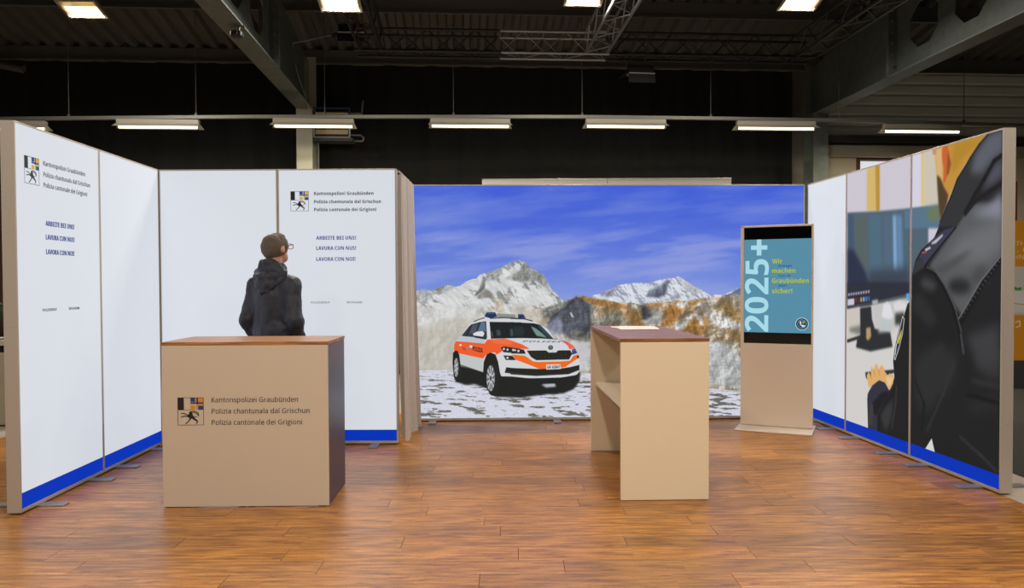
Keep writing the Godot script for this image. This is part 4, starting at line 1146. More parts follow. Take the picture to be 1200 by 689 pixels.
func make_kiosk() -> void:
	var o := thing("display_kiosk", "beige upright digital kiosk on a base plate with a teal screen", "kiosk", Vector3(2.325, 0, -7.872), -0.4317)
	var w := 0.69
	var beige: Material = mats["kiosk_paint"]
	var g := Geo.new()
	g.box(Vector3(w / 2, 0.43, -0.03), Vector3(w, 0.83, 0.06), 0.003)
	part(o, "lower_cover", g, beige)
	g = Geo.new()
	g.box(Vector3(0.0165, 1.438, -0.03), Vector3(0.033, 1.186, 0.06), 0.003)
	g.box(Vector3(w - 0.008, 1.438, -0.03), Vector3(0.018, 1.186, 0.06), 0.003)
	g.box(Vector3(w / 2, 2.021, -0.03), Vector3(w, 0.02, 0.06), 0.003)
	part(o, "frame", g, beige)
	g = Geo.new()
	g.box(Vector3(w / 2, 1.43, -0.05), Vector3(w - 0.02, 1.16, 0.016))
	part(o, "back_cover", g, beige)
	g = Geo.new()
	g.box(Vector3(0.3545, 1.428, -0.012), Vector3(0.645, 1.172, 0.012))
	part(o, "glass_front", g, mats["black_glass"], "glossy black glass front")
	g = Geo.new()
	g.quad(Vector3(0.034, 0.955, -0.0055), Vector3(0.676, 0.955, -0.0055), Vector3(0.676, 1.89, -0.0055), Vector3(0.034, 1.89, -0.0055), Vector3.BACK)
	part(o, "screen", g, mats["screen"], "teal lit screen")
	g = Geo.new()
	g.box(Vector3(0.345, 0.006, 0.035), Vector3(0.72, 0.012, 0.54), 0.003)
	part(o, "base_plate", g, beige)
	area_light(o, Vector3(0.355, 1.42, 0.01), Vector2(0.62, 0.9), Vector3(0, PI, 0), Color8(150, 200, 220), 0.02)
	var c := thing("power_cable", "thin grey power cable behind the kiosk base on the wood floor", "cable", Vector3(3.075, 0.006, -7.74))
	g = Geo.new()
	g.tube([Vector3(0.0, 0, 0.0), Vector3(0.03, 0, 0.01), Vector3(0.05, 0, -0.06), Vector3(0.06, 0, -0.2)], 0.005)
	part(c, "cord", g, mats["grey_plastic"])

func make_drape() -> void:
	var o := thing("door_curtain", "taupe fabric curtain hung in folds beside the lettered light box", "curtain", Vector3(-1.03, 0, -7.10))
	var g := Geo.new()
	var rows := 14
	var cols := 72
	var pos := func(i: int, j: int) -> Vector3:
		var t := float(i) / cols
		var f := float(j) / rows
		var z := -t * 0.99
		var amp := lerpf(0.022, 0.042, 1.0 - f)
		var x := amp * sin(t * 31.0 + 0.5 * sin(t * 9.0 + f)) + amp * 0.45 * sin(t * 67.0 + 1.0 + f * 0.7)
		x += 0.052 * pow(1.0 - f, 2.0) * (0.6 + 0.4 * sin(t * 15.0))
		return Vector3(x, lerpf(0.012 + 0.01 * sin(t * 15.0), 2.475, f), z + 0.012 * sin(t * 31.0 + 1.2))
	for i in cols:
		for j in rows:
			var q := [pos.call(i, j), pos.call(i + 1, j), pos.call(i + 1, j + 1), pos.call(i, j + 1)]
			var nn := []
			for k in [[0, 0], [1, 0], [1, 1], [0, 1]]:
				var ii: int = i + k[0]
				var jj: int = j + k[1]
				var du: Vector3 = pos.call(mini(ii + 1, cols), jj) - pos.call(maxi(ii - 1, 0), jj)
				var dv: Vector3 = pos.call(ii, mini(jj + 1, rows)) - pos.call(ii, maxi(jj - 1, 0))
				var m := du.cross(dv).normalized()
				nn.append(m if m.x > 0.0 else -m)
			g.smooth_quad(q[0], q[1], q[2], q[3], nn[0], nn[1], nn[2], nn[3])
			var th := Vector3(-0.002, 0, 0)
			g.smooth_quad(q[0] + th, q[1] + th, q[2] + th, q[3] + th, -nn[0], -nn[1], -nn[2], -nn[3])
	part(o, "cloth", g, mats["taupe_cloth"])
	g = Geo.new()
	g.rod(Vector3(0.0, 2.485, 0.0), Vector3(0.0, 2.485, -1.0), 0.01)
	part(o, "curtain_rod", g, mats["aluminium"])

# ---------------------------------------------------------------- the visitor
func make_person() -> void:
	var o := thing("person", "man in a dark hooded jacket and glasses standing behind the counter, looking up", "person", Vector3(-1.905, 0, -6.22), -0.40)
	o.scale = Vector3.ONE * 1.018
	var skin: Material = mats["skin"]
	# body
	var f := Field.new()
	f.k = 0.04
	f.bone(Vector3(0, 0.99, 0), Vector3(0, 1.14, 0.0), 0.125, 0.12, 1.25)
	f.bone(Vector3(0, 1.14, 0.0), Vector3(0, 1.36, 0.0), 0.12, 0.135, 1.25)
	f.bone(Vector3(-0.13, 1.42, 0.01), Vector3(0.13, 1.42, 0.01), 0.07, 0.07)
	f.bone(Vector3(0, 1.42, 0.02), Vector3(0, 1.58, 0.0), 0.062, 0.056)
	for s in [-1.0, 1.0]:
		f.bone(Vector3(s * 0.17, 1.42, 0.01), Vector3(s * 0.222, 1.16, 0.05), 0.052, 0.040)
		f.bone(Vector3(s * 0.222, 1.16, 0.05), Vector3(s * 0.215, 0.93, -0.06), 0.038, 0.028)
		f.bone(Vector3(s * 0.085, 0.97, 0), Vector3(s * 0.1, 0.53, -0.01), 0.088, 0.058)
		f.bone(Vector3(s * 0.1, 0.53, -0.01), Vector3(s * 0.105, 0.09, 0.03), 0.056, 0.04)
		f.bone(Vector3(s * 0.105, 0.05, 0.03), Vector3(s * 0.13, 0.045, -0.14), 0.042, 0.04)
	var g := nets(Vector3(-0.34, -0.02, -0.24), Vector3(0.34, 1.56, 0.2), 0.014, f.at)
	# head, turned further to the side than the shoulders and tilted up
	var turn := Basis(Vector3.UP, -0.05) * Basis(Vector3.RIGHT, 0.20)
	var hc := Vector3(0.0, 1.705, -0.012)
	var hf := Field.new()
	hf.k = 0.022
	hf.bone(Vector3(0, 0.025, 0.022), Vector3(0, 0.025, -0.022), 0.087, 0.082)
	hf.bone(Vector3(0, -0.03, -0.03), Vector3(0, -0.075, -0.055), 0.066, 0.042)
	hf.bone(Vector3(-0.03, -0.07, -0.045), Vector3(0.03, -0.07, -0.045), 0.034, 0.034)
	hf.bone(Vector3(0, 0.0, -0.103), Vector3(0, -0.03, -0.116), 0.009, 0.014)
	hf.bone(Vector3(-0.045, 0.018, -0.085), Vector3(0.045, 0.018, -0.085), 0.016, 0.016)
	hf.bone(Vector3(-0.018, -0.062, -0.09), Vector3(0.018, -0.062, -0.09), 0.011, 0.011)
	for s in [-1.0, 1.0]:
		hf.bone(Vector3(s * 0.082, 0.012, 0.006), Vector3(s * 0.092, -0.012, 0.014), 0.014, 0.011)
		hf.bone(Vector3(s * 0.088, 0.02, 0.016), Vector3(s * 0.098, 0.0, 0.022), 0.008, 0.009)
		hf.bone(Vector3(s * 0.033, 0.0, -0.088), Vector3(s * 0.034, 0.0, -0.089), 0.012, 0.012)
	hf.bone(Vector3(0, -0.03, 0.03), Vector3(0, -0.14, 0.035), 0.060, 0.060)
	var hg := nets(Vector3(-0.13, -0.16, -0.15), Vector3(0.13, 0.14, 0.14), 0.006, hf.at)
	for i in hg.v.size():
		g.v.append(hc + turn * hg.v[i])
		g.n.append(turn * hg.n[i])
		g.t.append(Vector2.ZERO)
	# hands
	for s in [-1.0, 1.0]:
		var w := Vector3(s * 0.215, 0.93, -0.06)
		var h := Field.new()
		h.k = 0.012
		h.bone(w + Vector3(0, 0.02, 0.01), w + Vector3(0, -0.02, -0.005), 0.028, 0.026)
		for q in 4:
			var zz := (q - 1.5) * 0.021
			var kn := w + Vector3(-s * 0.004, -0.10, -0.012 + zz)
			h.bone(w + Vector3(0, -0.02, -0.006 + zz * 0.6), kn, 0.017, 0.013)
			var ln: float = [0.036, 0.044, 0.042, 0.032][q]
			var m1 := kn + Vector3(-s * 0.012, -ln, 0)
			h.bone(kn, m1, 0.0105, 0.009)
			h.bone(m1, m1 + Vector3(-s * 0.022, -ln * 0.7, 0), 0.009, 0.0075)
		var tb := w + Vector3(-s * 0.006, -0.035, -0.03)
		h.bone(tb, tb + Vector3(-s * 0.012, -0.038, -0.026), 0.016, 0.012)
		h.bone(tb + Vector3(-s * 0.012, -0.038, -0.026), tb + Vector3(-s * 0.018, -0.07, -0.030), 0.011, 0.009)
		var gg := nets(w + Vector3(-0.09, -0.22, -0.10), w + Vector3(0.09, 0.05, 0.06), 0.006, h.at)
		g.v.append_array(gg.v)
		g.n.append_array(gg.n)
		g.t.append_array(gg.t)
	part(o, "body", g, skin)
	# hair: a close cap over the skull
	var hn := FastNoiseLite.new()
	hn.seed = 4
	hn.frequency = 42.0
	var hair := func(p: Vector3) -> float:
		var q := p
		q.z = absf(p.z) - minf(absf(p.z), 0.022)
		var shell := (Vector3(p.x * (1.0 + 0.25 * smoothstep(0.0, 0.09, -p.y)), (p.y - 0.027) * (1.0 if p.y > 0.027 else 0.78), q.z)).length() - 0.0935 - 0.005 * hn.get_noise_3dv(p) - 0.006 * smoothstep(0.07, 0.12, p.y) * smoothstep(-0.02, 0.06, -p.z) - 0.006 * smoothstep(0.07, 0.12, p.y) * (1.0 + hn.get_noise_3dv(p * 0.7))
		var line := -p.y - 0.046 - 0.052 * smoothstep(0.0, 0.05, p.z) + 0.75 * maxf(-p.z - 0.004, 0.0)
		var brow := -p.z - 0.055 - (p.y - 0.02) * 0.45
		var ear := 0.026 - Vector3(0, p.y - 0.002, p.z - 0.012).length() if absf(p.x) > 0.06 else -1.0
		return maxf(maxf(shell, line), maxf(brow, ear))
	var cap := nets(Vector3(-0.12, -0.12, -0.12), Vector3(0.12, 0.15, 0.14), 0.005, hair)
	for i in cap.v.size():
		cap.v[i] = hc + turn * cap.v[i]
		cap.n[i] = turn * cap.n[i]
	part(o, "hair", cap, mats["hair"], "close-cropped brown hair going grey")
	# glasses
	var gl := Geo.new()
	for s in [-1.0, 1.0]:
		gl.tube([Vector3(s * 0.093, 0.018, 0.02), Vector3(s * 0.094, 0.024, -0.05), Vector3(s * 0.082, 0.022, -0.122)], 0.0032)
		var rim := []
		for i in 13:
			rim.append(Vector3(s * (0.042 + 0.036 * cos(TAU * i / 12)), 0.006 + 0.021 * sin(TAU * i / 12), -0.128 + 0.006 * absf(cos(TAU * i / 12))))
		gl.tube(rim, 0.0026, 5)
	gl.rod(Vector3(-0.008, 0.008, -0.129), Vector3(0.008, 0.008, -0.129), 0.0025)
	for i in gl.v.size():
		gl.v[i] = hc + turn * gl.v[i]
		gl.n[i] = turn * gl.n[i]
	part(o, "glasses", gl, mats["black_plastic"], "black framed glasses")
	# jacket
	var j := Field.new()
	j.k = 0.045
	j.lump = 0.014
	j.noise.fractal_type = FastNoiseLite.FRACTAL_RIDGED
	j.noise.seed = 9
	j.noise.frequency = 5.0
	j.noise.fractal_octaves = 3
	j.stretch = Vector3(1.5, 0.9, 1.2)
	j.bone(Vector3(0, 0.86, 0.0), Vector3(0, 1.08, 0.0), 0.178, 0.168, 1.2)
	j.bone(Vector3(0, 1.08, 0.0), Vector3(0, 1.33, 0.005), 0.168, 0.178, 1.2)
	j.bone(Vector3(-0.135, 1.425, 0.012), Vector3(0.135, 1.425, 0.012), 0.082, 0.082)
	j.bone(Vector3(-0.06, 1.47, 0.015), Vector3(0.06, 1.47, 0.015), 0.075, 0.075)
	for s in [-1.0, 1.0]:
		j.bone(Vector3(s * 0.170, 1.42, 0.012), Vector3(s * 0.226, 1.16, 0.055), 0.078, 0.064)
		j.bone(Vector3(s * 0.226, 1.16, 0.055), Vector3(s * 0.218, 0.95, -0.055), 0.062, 0.046)
	var jf := func(p: Vector3) -> float:
		return maxf(j.at(p), 0.82 - p.y)
	part(o, "jacket", nets(Vector3(-0.37, 0.78, -0.26), Vector3(0.37, 1.60, 0.24), 0.011, jf), mats["jacket"], "dark navy jacket")
	# hood lying on the back
	var hd := Field.new()
	hd.k = 0.014
	hd.lump = 0.010
	hd.noise.fractal_type = FastNoiseLite.FRACTAL_RIDGED
	hd.noise.fractal_octaves = 2
	hd.noise.seed = 12
	hd.noise.frequency = 9.0
	for i in 12:
		var a0 := TAU * i / 12
		var a1 := TAU * (i + 1) / 12
		if i >= 8 and i <= 9:
			continue
		hd.bone(Vector3(0.086 * cos(a0), 1.572 + 0.034 * sin(a0), 0.02 + 0.078 * sin(a0)), Vector3(0.086 * cos(a1), 1.572 + 0.034 * sin(a1), 0.02 + 0.078 * sin(a1)), 0.028, 0.028)
	for arc in [[0.125, 1.525, 1.43, 0.13, 0.034], [0.138, 1.50, 1.37, 0.135, 0.026], [0.10, 1.55, 1.49, 0.125, 0.036]]:
		var last := Vector3.ZERO
		for i in 9:
			var t := i / 4.0 - 1.0
			var p := Vector3(arc[0] * t, lerpf(arc[2], arc[1], t * t), arc[3] - 0.085 * t * t)
			if i > 0:
				hd.bone(last, p, arc[4], arc[4])
			last = p
	hd.bone(Vector3(-0.05, 1.555, 0.08), Vector3(0.05, 1.555, 0.08), 0.045, 0.045)
	hd.bone(Vector3(-0.06, 1.50, 0.10), Vector3(0.06, 1.50, 0.10), 0.05, 0.05)
	hd.bone(Vector3(-0.04, 1.43, 0.115), Vector3(0.04, 1.43, 0.115), 0.05, 0.05, 1.0)
	part(o, "hood", nets(Vector3(-0.2, 1.3, -0.12), Vector3(0.2, 1.68, 0.24), 0.008, hd.at), mats["jacket"], "hood folded down on the back")
	# trousers and shoes
	var tr := Field.new()
	tr.k = 0.03
	tr.bone(Vector3(-0.05, 0.96, 0), Vector3(0.05, 0.96, 0), 0.135, 0.135, 1.15)
	for s in [-1.0, 1.0]:
		tr.bone(Vector3(s * 0.088, 0.95, 0), Vector3(s * 0.1, 0.53, -0.01), 0.102, 0.072)
		tr.bone(Vector3(s * 0.1, 0.53, -0.01), Vector3(s * 0.105, 0.07, 0.03), 0.072, 0.06)
	part(o, "trousers", nets(Vector3(-0.24, 0.0, -0.2), Vector3(0.24, 1.12, 0.2), 0.015, func(p: Vector3) -> float: return maxf(tr.at(p), 0.06 - p.y)), mats["denim"])
	for s in [-1.0, 1.0]:
		var sh := Field.new()
		sh.k = 0.03
		sh.bone(Vector3(s * 0.105, 0.055, 0.04), Vector3(s * 0.132, 0.042, -0.15), 0.052, 0.048)
		part(o, "shoe", nets(Vector3(s * 0.12 - 0.09, -0.01, -0.24), Vector3(s * 0.12 + 0.09, 0.14, 0.13), 0.01, func(p: Vector3) -> float: return maxf(sh.at(p), 0.002 - p.y)), mats["black_plastic"])

# ---------------------------------------------------------------- wood
func make_wood() -> void:
	# boards of grain stacked above each other; the grain runs along u
	var w := 1024
	var h := 768
	var a := FastNoiseLite.new()
	a.seed = 31
	a.frequency = 0.01
	a.fractal_octaves = 4
	var b := FastNoiseLite.new()
	b.seed = 77
	b.frequency = 0.03
	b.fractal_octaves = 3
	var bytes := PackedByteArray()
	bytes.resize(w * h * 3)
	for y in h:
		for x in w:
			var g := a.get_noise_2d(x * 0.55, y * 5.0) * 0.9
			var f := b.get_noise_2d(x * 0.5, y * 14.0) * 0.35
			var wave := a.get_noise_2d(x * 1.2 + 400.0, y * 2.4)
			var ring := sin((wave * 16.0 + y * 0.06) * 2.0) * 0.10
			var knot := maxf(0.0, b.get_noise_2d(x * 0.32 + 900.0, y * 0.95) - 0.42) * 2.6
			var t := clampf(0.5 + g * 0.75 + f + ring - knot, 0.0, 1.0)
			var c := Vector3(0.50, 0.312, 0.152).lerp(Vector3(0.82, 0.575, 0.295), t)
			var i := (y * w + x) * 3
			bytes[i] = int(c.x * 255.0)
			bytes[i + 1] = int(c.y * 255.0)
			bytes[i + 2] = int(c.z * 255.0)
	wood_image = Image.create_from_data(w, h, false, Image.FORMAT_RGB8, bytes)
	plank_tex = ImageTexture.create_from_image(wood_image)

func make_materials() -> void:
	make_wood()
	mat("aluminium", Color8(186, 176, 164), 0.42, 0.3)
	mat("steel_plate", Color8(150, 146, 146), 0.4, 0.5)
	mat("grey_cloth", Color8(120, 120, 122), 0.9)
	mat("black_plastic", Color8(22, 22, 24), 0.5)
	mat("grey_plastic", Color8(140, 140, 142), 0.5)
	mat("paper", Color8(232, 218, 208), 0.8)
	mat("ink", Color8(26, 24, 24), 0.7)
	mat("paint_blue", Color8(20, 62, 116), 0.6)
	mat("paint_gold", Color8(206, 134, 22), 0.6)
	mat("beige_laminate", Color8(196, 179, 158), 0.5)
	mat("sand_laminate", Color8(222, 204, 173), 0.5)
	mat("kiosk_paint", Color8(222, 204, 182), 0.45)
	mat("navy_laminate", Color8(44, 40, 66), 0.32)
	mat("black_glass", Color8(8, 8, 9), 0.08)
	grainy(mat("taupe_cloth", Color8(214, 204, 196), 0.95), 0.05, Color(0.82, 0.82, 0.82), Color(1, 1, 1), Vector3(6, 6, 6))
	for e in [["oak_top", Color(0.93, 0.93, 0.95)], ["walnut_top", Color(0.80, 0.77, 0.74)]]:
		var m := mat(e[0], e[1], 0.4)
		m.albedo_texture = plank_tex
		m.uv1_triplanar = true
		m.uv1_scale = Vector3(0.45, 1.0, 1.0)
	var ni := glow("print_ink_blue", Color8(20, 40, 126), 0.6, null, 0.1)
	ni.albedo_color = Color8(30, 50, 120)
	glow("print_blue", Color8(30, 70, 150), 1.0, null, 0.1)
	glow("print_gold", Color8(206, 170, 50), 1.0, null, 0.15)
	glow("band_blue", Color8(2, 54, 190), 0.9, null, 0.03)
	glow("white_face", Color8(226, 233, 244), 0.755, null, 0.45)
	glow("mural", Color.WHITE, 0.86, mural_print(), 0.12)
	glow("officer", Color.WHITE, 0.86, officer_print(), 0.06)
	var sc := glow("screen", Color.WHITE, 0.9, screen_print(), 0.02)
	sc.roughness = 0.1
	mat("skin", Color8(196, 142, 118), 0.55)
	grainy(mat("hair", Color8(106, 93, 80), 0.75), 0.2, Color(0.55, 0.5, 0.45), Color(1.1, 1.1, 1.1), Vector3(14, 14, 14), 2)
	mats["hair"].uv1_world_triplanar = false
	mat("jacket", Color8(34, 36, 48), 0.62)
	mat("denim", Color8(44, 50, 66), 0.85)
	# hall
	mat("column_lit_steel", Color8(150, 149, 134), 0.55)  # frame steel made lighter: tube light falling on the column, put into its colour
	grainy(mat("frame_steel", Color8(90, 97, 93), 0.55), 0.02, Color(0.85, 0.85, 0.85), Color(1, 1, 1))
	mat("purlin_steel", Color8(84, 84, 82), 0.6)
	mat("deck_steel", Color8(74, 72, 68), 0.7)
	mat("bolt_steel", Color8(120, 118, 112), 0.4, 0.6)
	mat("truss_alu", Color8(150, 154, 160), 0.35, 0.6)
	mat("truss_dark", Color8(74, 76, 80), 0.3, 0.6)
	mat("batten_enamel", Color8(158, 152, 136), 0.45)
	mat("wire_grey", Color8(84, 82, 78), 0.5)
	mat("truss_black", Color8(26, 26, 27), 0.5)
	mat("black_molton", Color8(9, 9, 10), 1.0)
	mat("cladding", Color8(214, 224, 220), 0.5)
	mat("dark_beam", Color8(60, 62, 62), 0.6)
	grainy(mat("galvanised", Color8(216, 212, 198), 0.5), 0.09, Color(0.55, 0.55, 0.52), Color(1.1, 1.1, 1.05), Vector3(3, 3, 3))
	mat("cream_panel", Color8(206, 196, 172), 0.7)
	mat("brown_frame", Color8(96, 54, 42), 0.6)
	mat("hall_wall", Color8(120, 116, 108), 0.8)
	mat("enamel_white", Color8(220, 216, 200), 0.4)
	mat("zinc_rail", Color8(116, 116, 108), 0.5, 0.4)
	glow("tube_glow", Color8(255, 246, 214), 4.0, null, 0.5)
	glow("flood_glow", Color8(255, 226, 170), 5.0, null, 0.5)
	mat("lamp_housing", Color8(150, 142, 122), 0.5, 0.3)
	mat("heater_blue", Color8(58, 74, 120), 0.5)
	mat("heater_white", Color8(190, 192, 194), 0.5)
	mat("heater_filter", Color8(206, 186, 150), 0.8)
	grainy(mat("concrete", Color8(176, 164, 150), 0.5), 0.03, Color(0.85, 0.85, 0.85), Color(1, 1, 1), Vector3(0.6, 0.6, 0.6))
	grainy(mat("carpet", Color8(62, 58, 54), 0.95), 0.2, Color(0.7, 0.7, 0.7), Color(1.1, 1.1, 1.1), Vector3(2, 2, 2))
	mat("pale_strip", Color8(196, 182, 168), 0.4)

# ---------------------------------------------------------------- floor
func make_floor() -> void:
	var f := structure("floor", "warm oak plank floor of the stand")
	var g := Geo.new()
	var x0 := -4.9
	var x1 := 3.345
	var wid := 0.192
	var rows := 33
	g.box(Vector3((x0 + x1) / 2, -0.0105, -2.33 - rows * wid / 2), Vector3(x1 - x0, 0.003, rows * wid))
	part(f, "underlay", g, mats["black_plastic"])
	var tones := []
	for i in 6:
		var m := StandardMaterial3D.new()
		var k: float = [0.96, 0.90, 1.0, 0.93, 0.98, 0.86][i]
		var warm: float = [1.0, 1.0, 0.98, 1.03, 0.97, 1.0][i]
		m.resource_name = "plank_tone"
		m.albedo_color = Color(k, k * 0.985, k * 0.93 * warm)
		m.albedo_texture = plank_tex
		m.roughness = 0.36
		m.metallic_specular = 0.5
		m.heightmap_enabled = true
		m.heightmap_texture = plank_tex
		m.heightmap_scale = 0.03
		tones.append(m)
	var shapes := {}
	for r in rows:
		var z := -2.33 - (r + 0.5) * wid
		var x := x0 - rng.randf_range(0.0, 1.2)
		while x < x1 - 0.02:
			var a := maxf(x, x0)
			var b := minf(x + 1.26, x1)
			x += 1.26
			var ln := b - a
			if ln < 0.02:
				continue
			var variant := rng.randi() % 14
			var key := "%d_%d" % [int(round(ln * 50)), variant]
			if not shapes.has(key):
				shapes[key] = plank_shape(ln, wid, variant)
			var p := part(f, "plank", shapes[key], tones[rng.randi() % 6])
			p.position = Vector3((a + b) / 2, 0, z)

func plank_shape(ln: float, wid: float, variant: int) -> ArrayMesh:
	var g := Geo.new()
	var e := 0.0009
	var b := 0.0014
	var h := ln / 2 - e
	var q := wid / 2 - e
	var u := fmod(variant * 0.371, 1.0)
	var v0 := fmod(variant * 0.2137, 0.85)
	var uv := Rect2(u, v0, ln / 2.4, 0.115)
	g.quad(Vector3(-h + b, 0, q - b), Vector3(h - b, 0, q - b), Vector3(h - b, 0, -q + b), Vector3(-h + b, 0, -q + b), Vector3.UP, uv)
	var edge := Rect2(u, v0, ln / 2.4, 0.004)
	g.quad(Vector3(-h, -b, q), Vector3(h, -b, q), Vector3(h - b, 0, q - b), Vector3(-h + b, 0, q - b), Vector3(0, 1, 1), edge)
	g.quad(Vector3(-h, -b, -q), Vector3(h, -b, -q), Vector3(h - b, 0, -q + b), Vector3(-h + b, 0, -q + b), Vector3(0, 1, -1), edge)
	g.quad(Vector3(-h, -b, q), Vector3(-h, -b, -q), Vector3(-h + b, 0, -q + b), Vector3(-h + b, 0, q - b), Vector3(-1, 1, 0), edge)
	g.quad(Vector3(h, -b, q), Vector3(h, -b, -q), Vector3(h - b, 0, -q + b), Vector3(h - b, 0, q - b), Vector3(1, 1, 0), edge)
	g.quad(Vector3(-h, -0.008, q), Vector3(h, -0.008, q), Vector3(h, -b, q), Vector3(-h, -b, q), Vector3.BACK, edge)
	g.quad(Vector3(-h, -0.008, -q), Vector3(h, -0.008, -q), Vector3(h, -b, -q), Vector3(-h, -b, -q), Vector3.FORWARD, edge)
	return g.mesh()

# ---------------------------------------------------------------- the hall
func roof_y(d: float) -> float:
	return 5.12 + 0.17 * (12.6 - absf(d))

func make_hall() -> void:
	var g := Geo.new()
	var o := structure("floor_hall", "grey concrete floor of the hall")
	g.box(hp(0, -0.162, 0), Vector3(44, 0.3, 27), 0.0, Basis(Vector3.UP, HALL_TURN))
	part(o, "slab", g, mats["concrete"])
	o = structure("floor_aisle", "pale strip of floor beside the stand")
	g = Geo.new()
	g.box(Vector3(3.575, -0.006, -5.0), Vector3(0.45, 0.012, 8.0))
	part(o, "strip", g, mats["pale_strip"])
	o = structure("floor_carpet", "dark grey carpet of the neighbouring aisle")
	g = Geo.new()
	g.box(Vector3(7.4, -0.006, -5.2), Vector3(7.18, 0.012, 13.6))
	part(o, "carpet", g, mats["carpet"])
	# walls
	var w := structure("wall_back", "rear hall wall with ribbed metal cladding", Vector3.ZERO, HALL_TURN)
	var wall := func(a0: float, a1: float, y0: float, y1: float, m: Material, called: String, d0 := 12.8, d1 := 13.0) -> void:
		var gg := Geo.new()
		gg.box(Vector3((a0 + a1) / 2, (y0 + y1) / 2, -(d0 + d1) / 2), Vector3(a1 - a0, y1 - y0, d1 - d0))
		part(w, called, gg, m)
	wall.call(-21.0, 6.0, 0.0, 5.4, mats["hall_wall"], "plaster")
	wall.call(6.0, 6.72, 0.0, 3.57, mats["cream_panel"], "cream_panel")
	wall.call(6.72, 8.5, 0.0, 2.2, mats["cream_panel"], "cream_panel")
	wall.call(8.5, 17.0, 0.0, 3.57, mats["cream_panel"], "cream_panel")
	wall.call(6.0, 17.0, 3.57, 3.76, mats["galvanised"], "lintel_channel", 12.7, 13.0)
	wall.call(6.0, 17.0, 3.76, 5.4, mats["hall_wall"], "backing")
	wall.call(5.9, 17.0, 3.80, 3.92, mats["dark_beam"], "wall_rail", 12.66, 12.8)
	for i in 7:
		var gg := Geo.new()
		var y := 3.93 + i * 0.178
		var prof := [Vector2(0.0, 0.0), Vector2(0.02, 0.03), Vector2(0.02, 0.14), Vector2(0.0, 0.17), Vector2(-0.012, 0.178)]
		for k in prof.size() - 1:
			var p: Vector2 = prof[k]
			var q: Vector2 = prof[k + 1]
			gg.quad(Vector3(5.95, y + p.y, -12.795 + p.x), Vector3(17, y + p.y, -12.795 + p.x), Vector3(17, y + q.y, -12.795 + q.x), Vector3(5.95, y + q.y, -12.795 + q.x), Vector3(0, p.x - q.x, 0.1))
		part(w, "cladding_panel", gg, mats["cladding"])
	var win := structure("window_1", "high hall window in a rusty brown frame", Vector3.ZERO, HALL_TURN)
	for r in [[6.72, 6.79, 2.2, 3.57], [8.43, 8.5, 2.2, 3.57], [6.79, 8.43, 3.53, 3.57], [6.79, 8.43, 2.2, 2.27], [7.58, 7.64, 2.27, 3.53]]:
		g = Geo.new()
		g.box(Vector3((r[0] + r[1]) / 2, (r[2] + r[3]) / 2, -12.86), Vector3(r[1] - r[0], r[3] - r[2], 0.14), 0.004)
		part(win, "window_frame", g, mats["brown_frame"])
	var pane := mat("window_pane", Color(0.95, 0.97, 1.0, 0.12), 0.02)
	pane.transparency = BaseMaterial3D.TRANSPARENCY_ALPHA
	for r in [[6.79, 7.58], [7.64, 8.43]]:
		g = Geo.new()
		g.box(Vector3((r[0] + r[1]) / 2, 2.9, -12.87), Vector3(r[1] - r[0], 1.26, 0.008))
		part(win, "pane", g, pane)
	for s in [["wall_left", -21.0, -20.8, -13.0, 13.0], ["wall_right", 17.0, 17.2, -13.0, 13.0], ["wall_front", -21.0, 17.2, -13.2, -13.0]]:
		o = structure(s[0], "", Vector3.ZERO, HALL_TURN)
		g = Geo.new()
		g.box(Vector3((s[1] + s[2]) / 2, 3.8, -(s[3] + s[4]) / 2), Vector3(s[2] - s[1], 7.6, s[4] - s[3]))
		part(o, "plaster", g, mats["hall_wall"])
	# roof: ribbed steel deck under a slab
	o = structure("ceiling", "dark ribbed steel roof deck", Vector3.ZERO, HALL_TURN)
	g = Geo.new()
	var per := 0.245
	for side in [[0.0, 12.8], [-13.0, 0.0]]:
		var ya := roof_y(side[0])
		var yb := roof_y(side[1])
		for i in 156:
			var a := -21.0 + i * per
			var pr := [[0.0, 0.0], [0.08, 0.0], [0.115, 0.075], [0.21, 0.075], [per, 0.0]]
			for k in 4:
				var p: Array = pr[k]
				var q: Array = pr[k + 1]
				g.quad(Vector3(a + p[0], ya + p[1], -side[0]), Vector3(a + q[0], ya + q[1], -side[0]), Vector3(a + q[0], yb + q[1], -side[1]), Vector3(a + p[0], yb + p[1], -side[1]), Vector3.DOWN)
	part(o, "ribbed_deck", g, mats["deck_steel"])
	g = Geo.new()
	for side in [[0.0, 13.2], [-13.2, 0.0]]:
		var ya := roof_y(side[0]) + 0.1
		var yb := roof_y(side[1]) + 0.1
		g.quad(Vector3(-21.2, ya, -side[0]), Vector3(17.4, ya, -side[0]), Vector3(17.4, yb, -side[1]), Vector3(-21.2, yb, -side[1]), Vector3.DOWN)
		g.quad(Vector3(-21.2, ya + 0.15, -side[0]), Vector3(17.4, ya + 0.15, -side[0]), Vector3(17.4, yb + 0.15, -side[1]), Vector3(-21.2, yb + 0.15, -side[1]), Vector3.UP)
	part(o, "roof_slab", g, mats["deck_steel"])
	# purlins
	var n := 0
	for d in [12.45, 10.85, 8.7, 6.5, 4.3]:
		n += 1
		o = structure("purlin_%d" % n, "dark steel purlin under the roof deck", Vector3.ZERO, HALL_TURN)
		g = Geo.new()
		var top := roof_y(d)
		g.box(Vector3(-2, top - 0.115, -d), Vector3(37, 0.2, 0.012))
		g.box(Vector3(-2, top - 0.22, -d + 0.03), Vector3(37, 0.012, 0.07))
		g.box(Vector3(-2, top - 0.22, -d + 0.062), Vector3(37, 0.03, 0.006))
		g.box(Vector3(-2, top - 0.01, -d - 0.03), Vector3(37, 0.012, 0.07))
		part(o, "profile", g, mats["purlin_steel"])
	# frames: column, rafter with octagonal openings, bolted splice
	n = 0
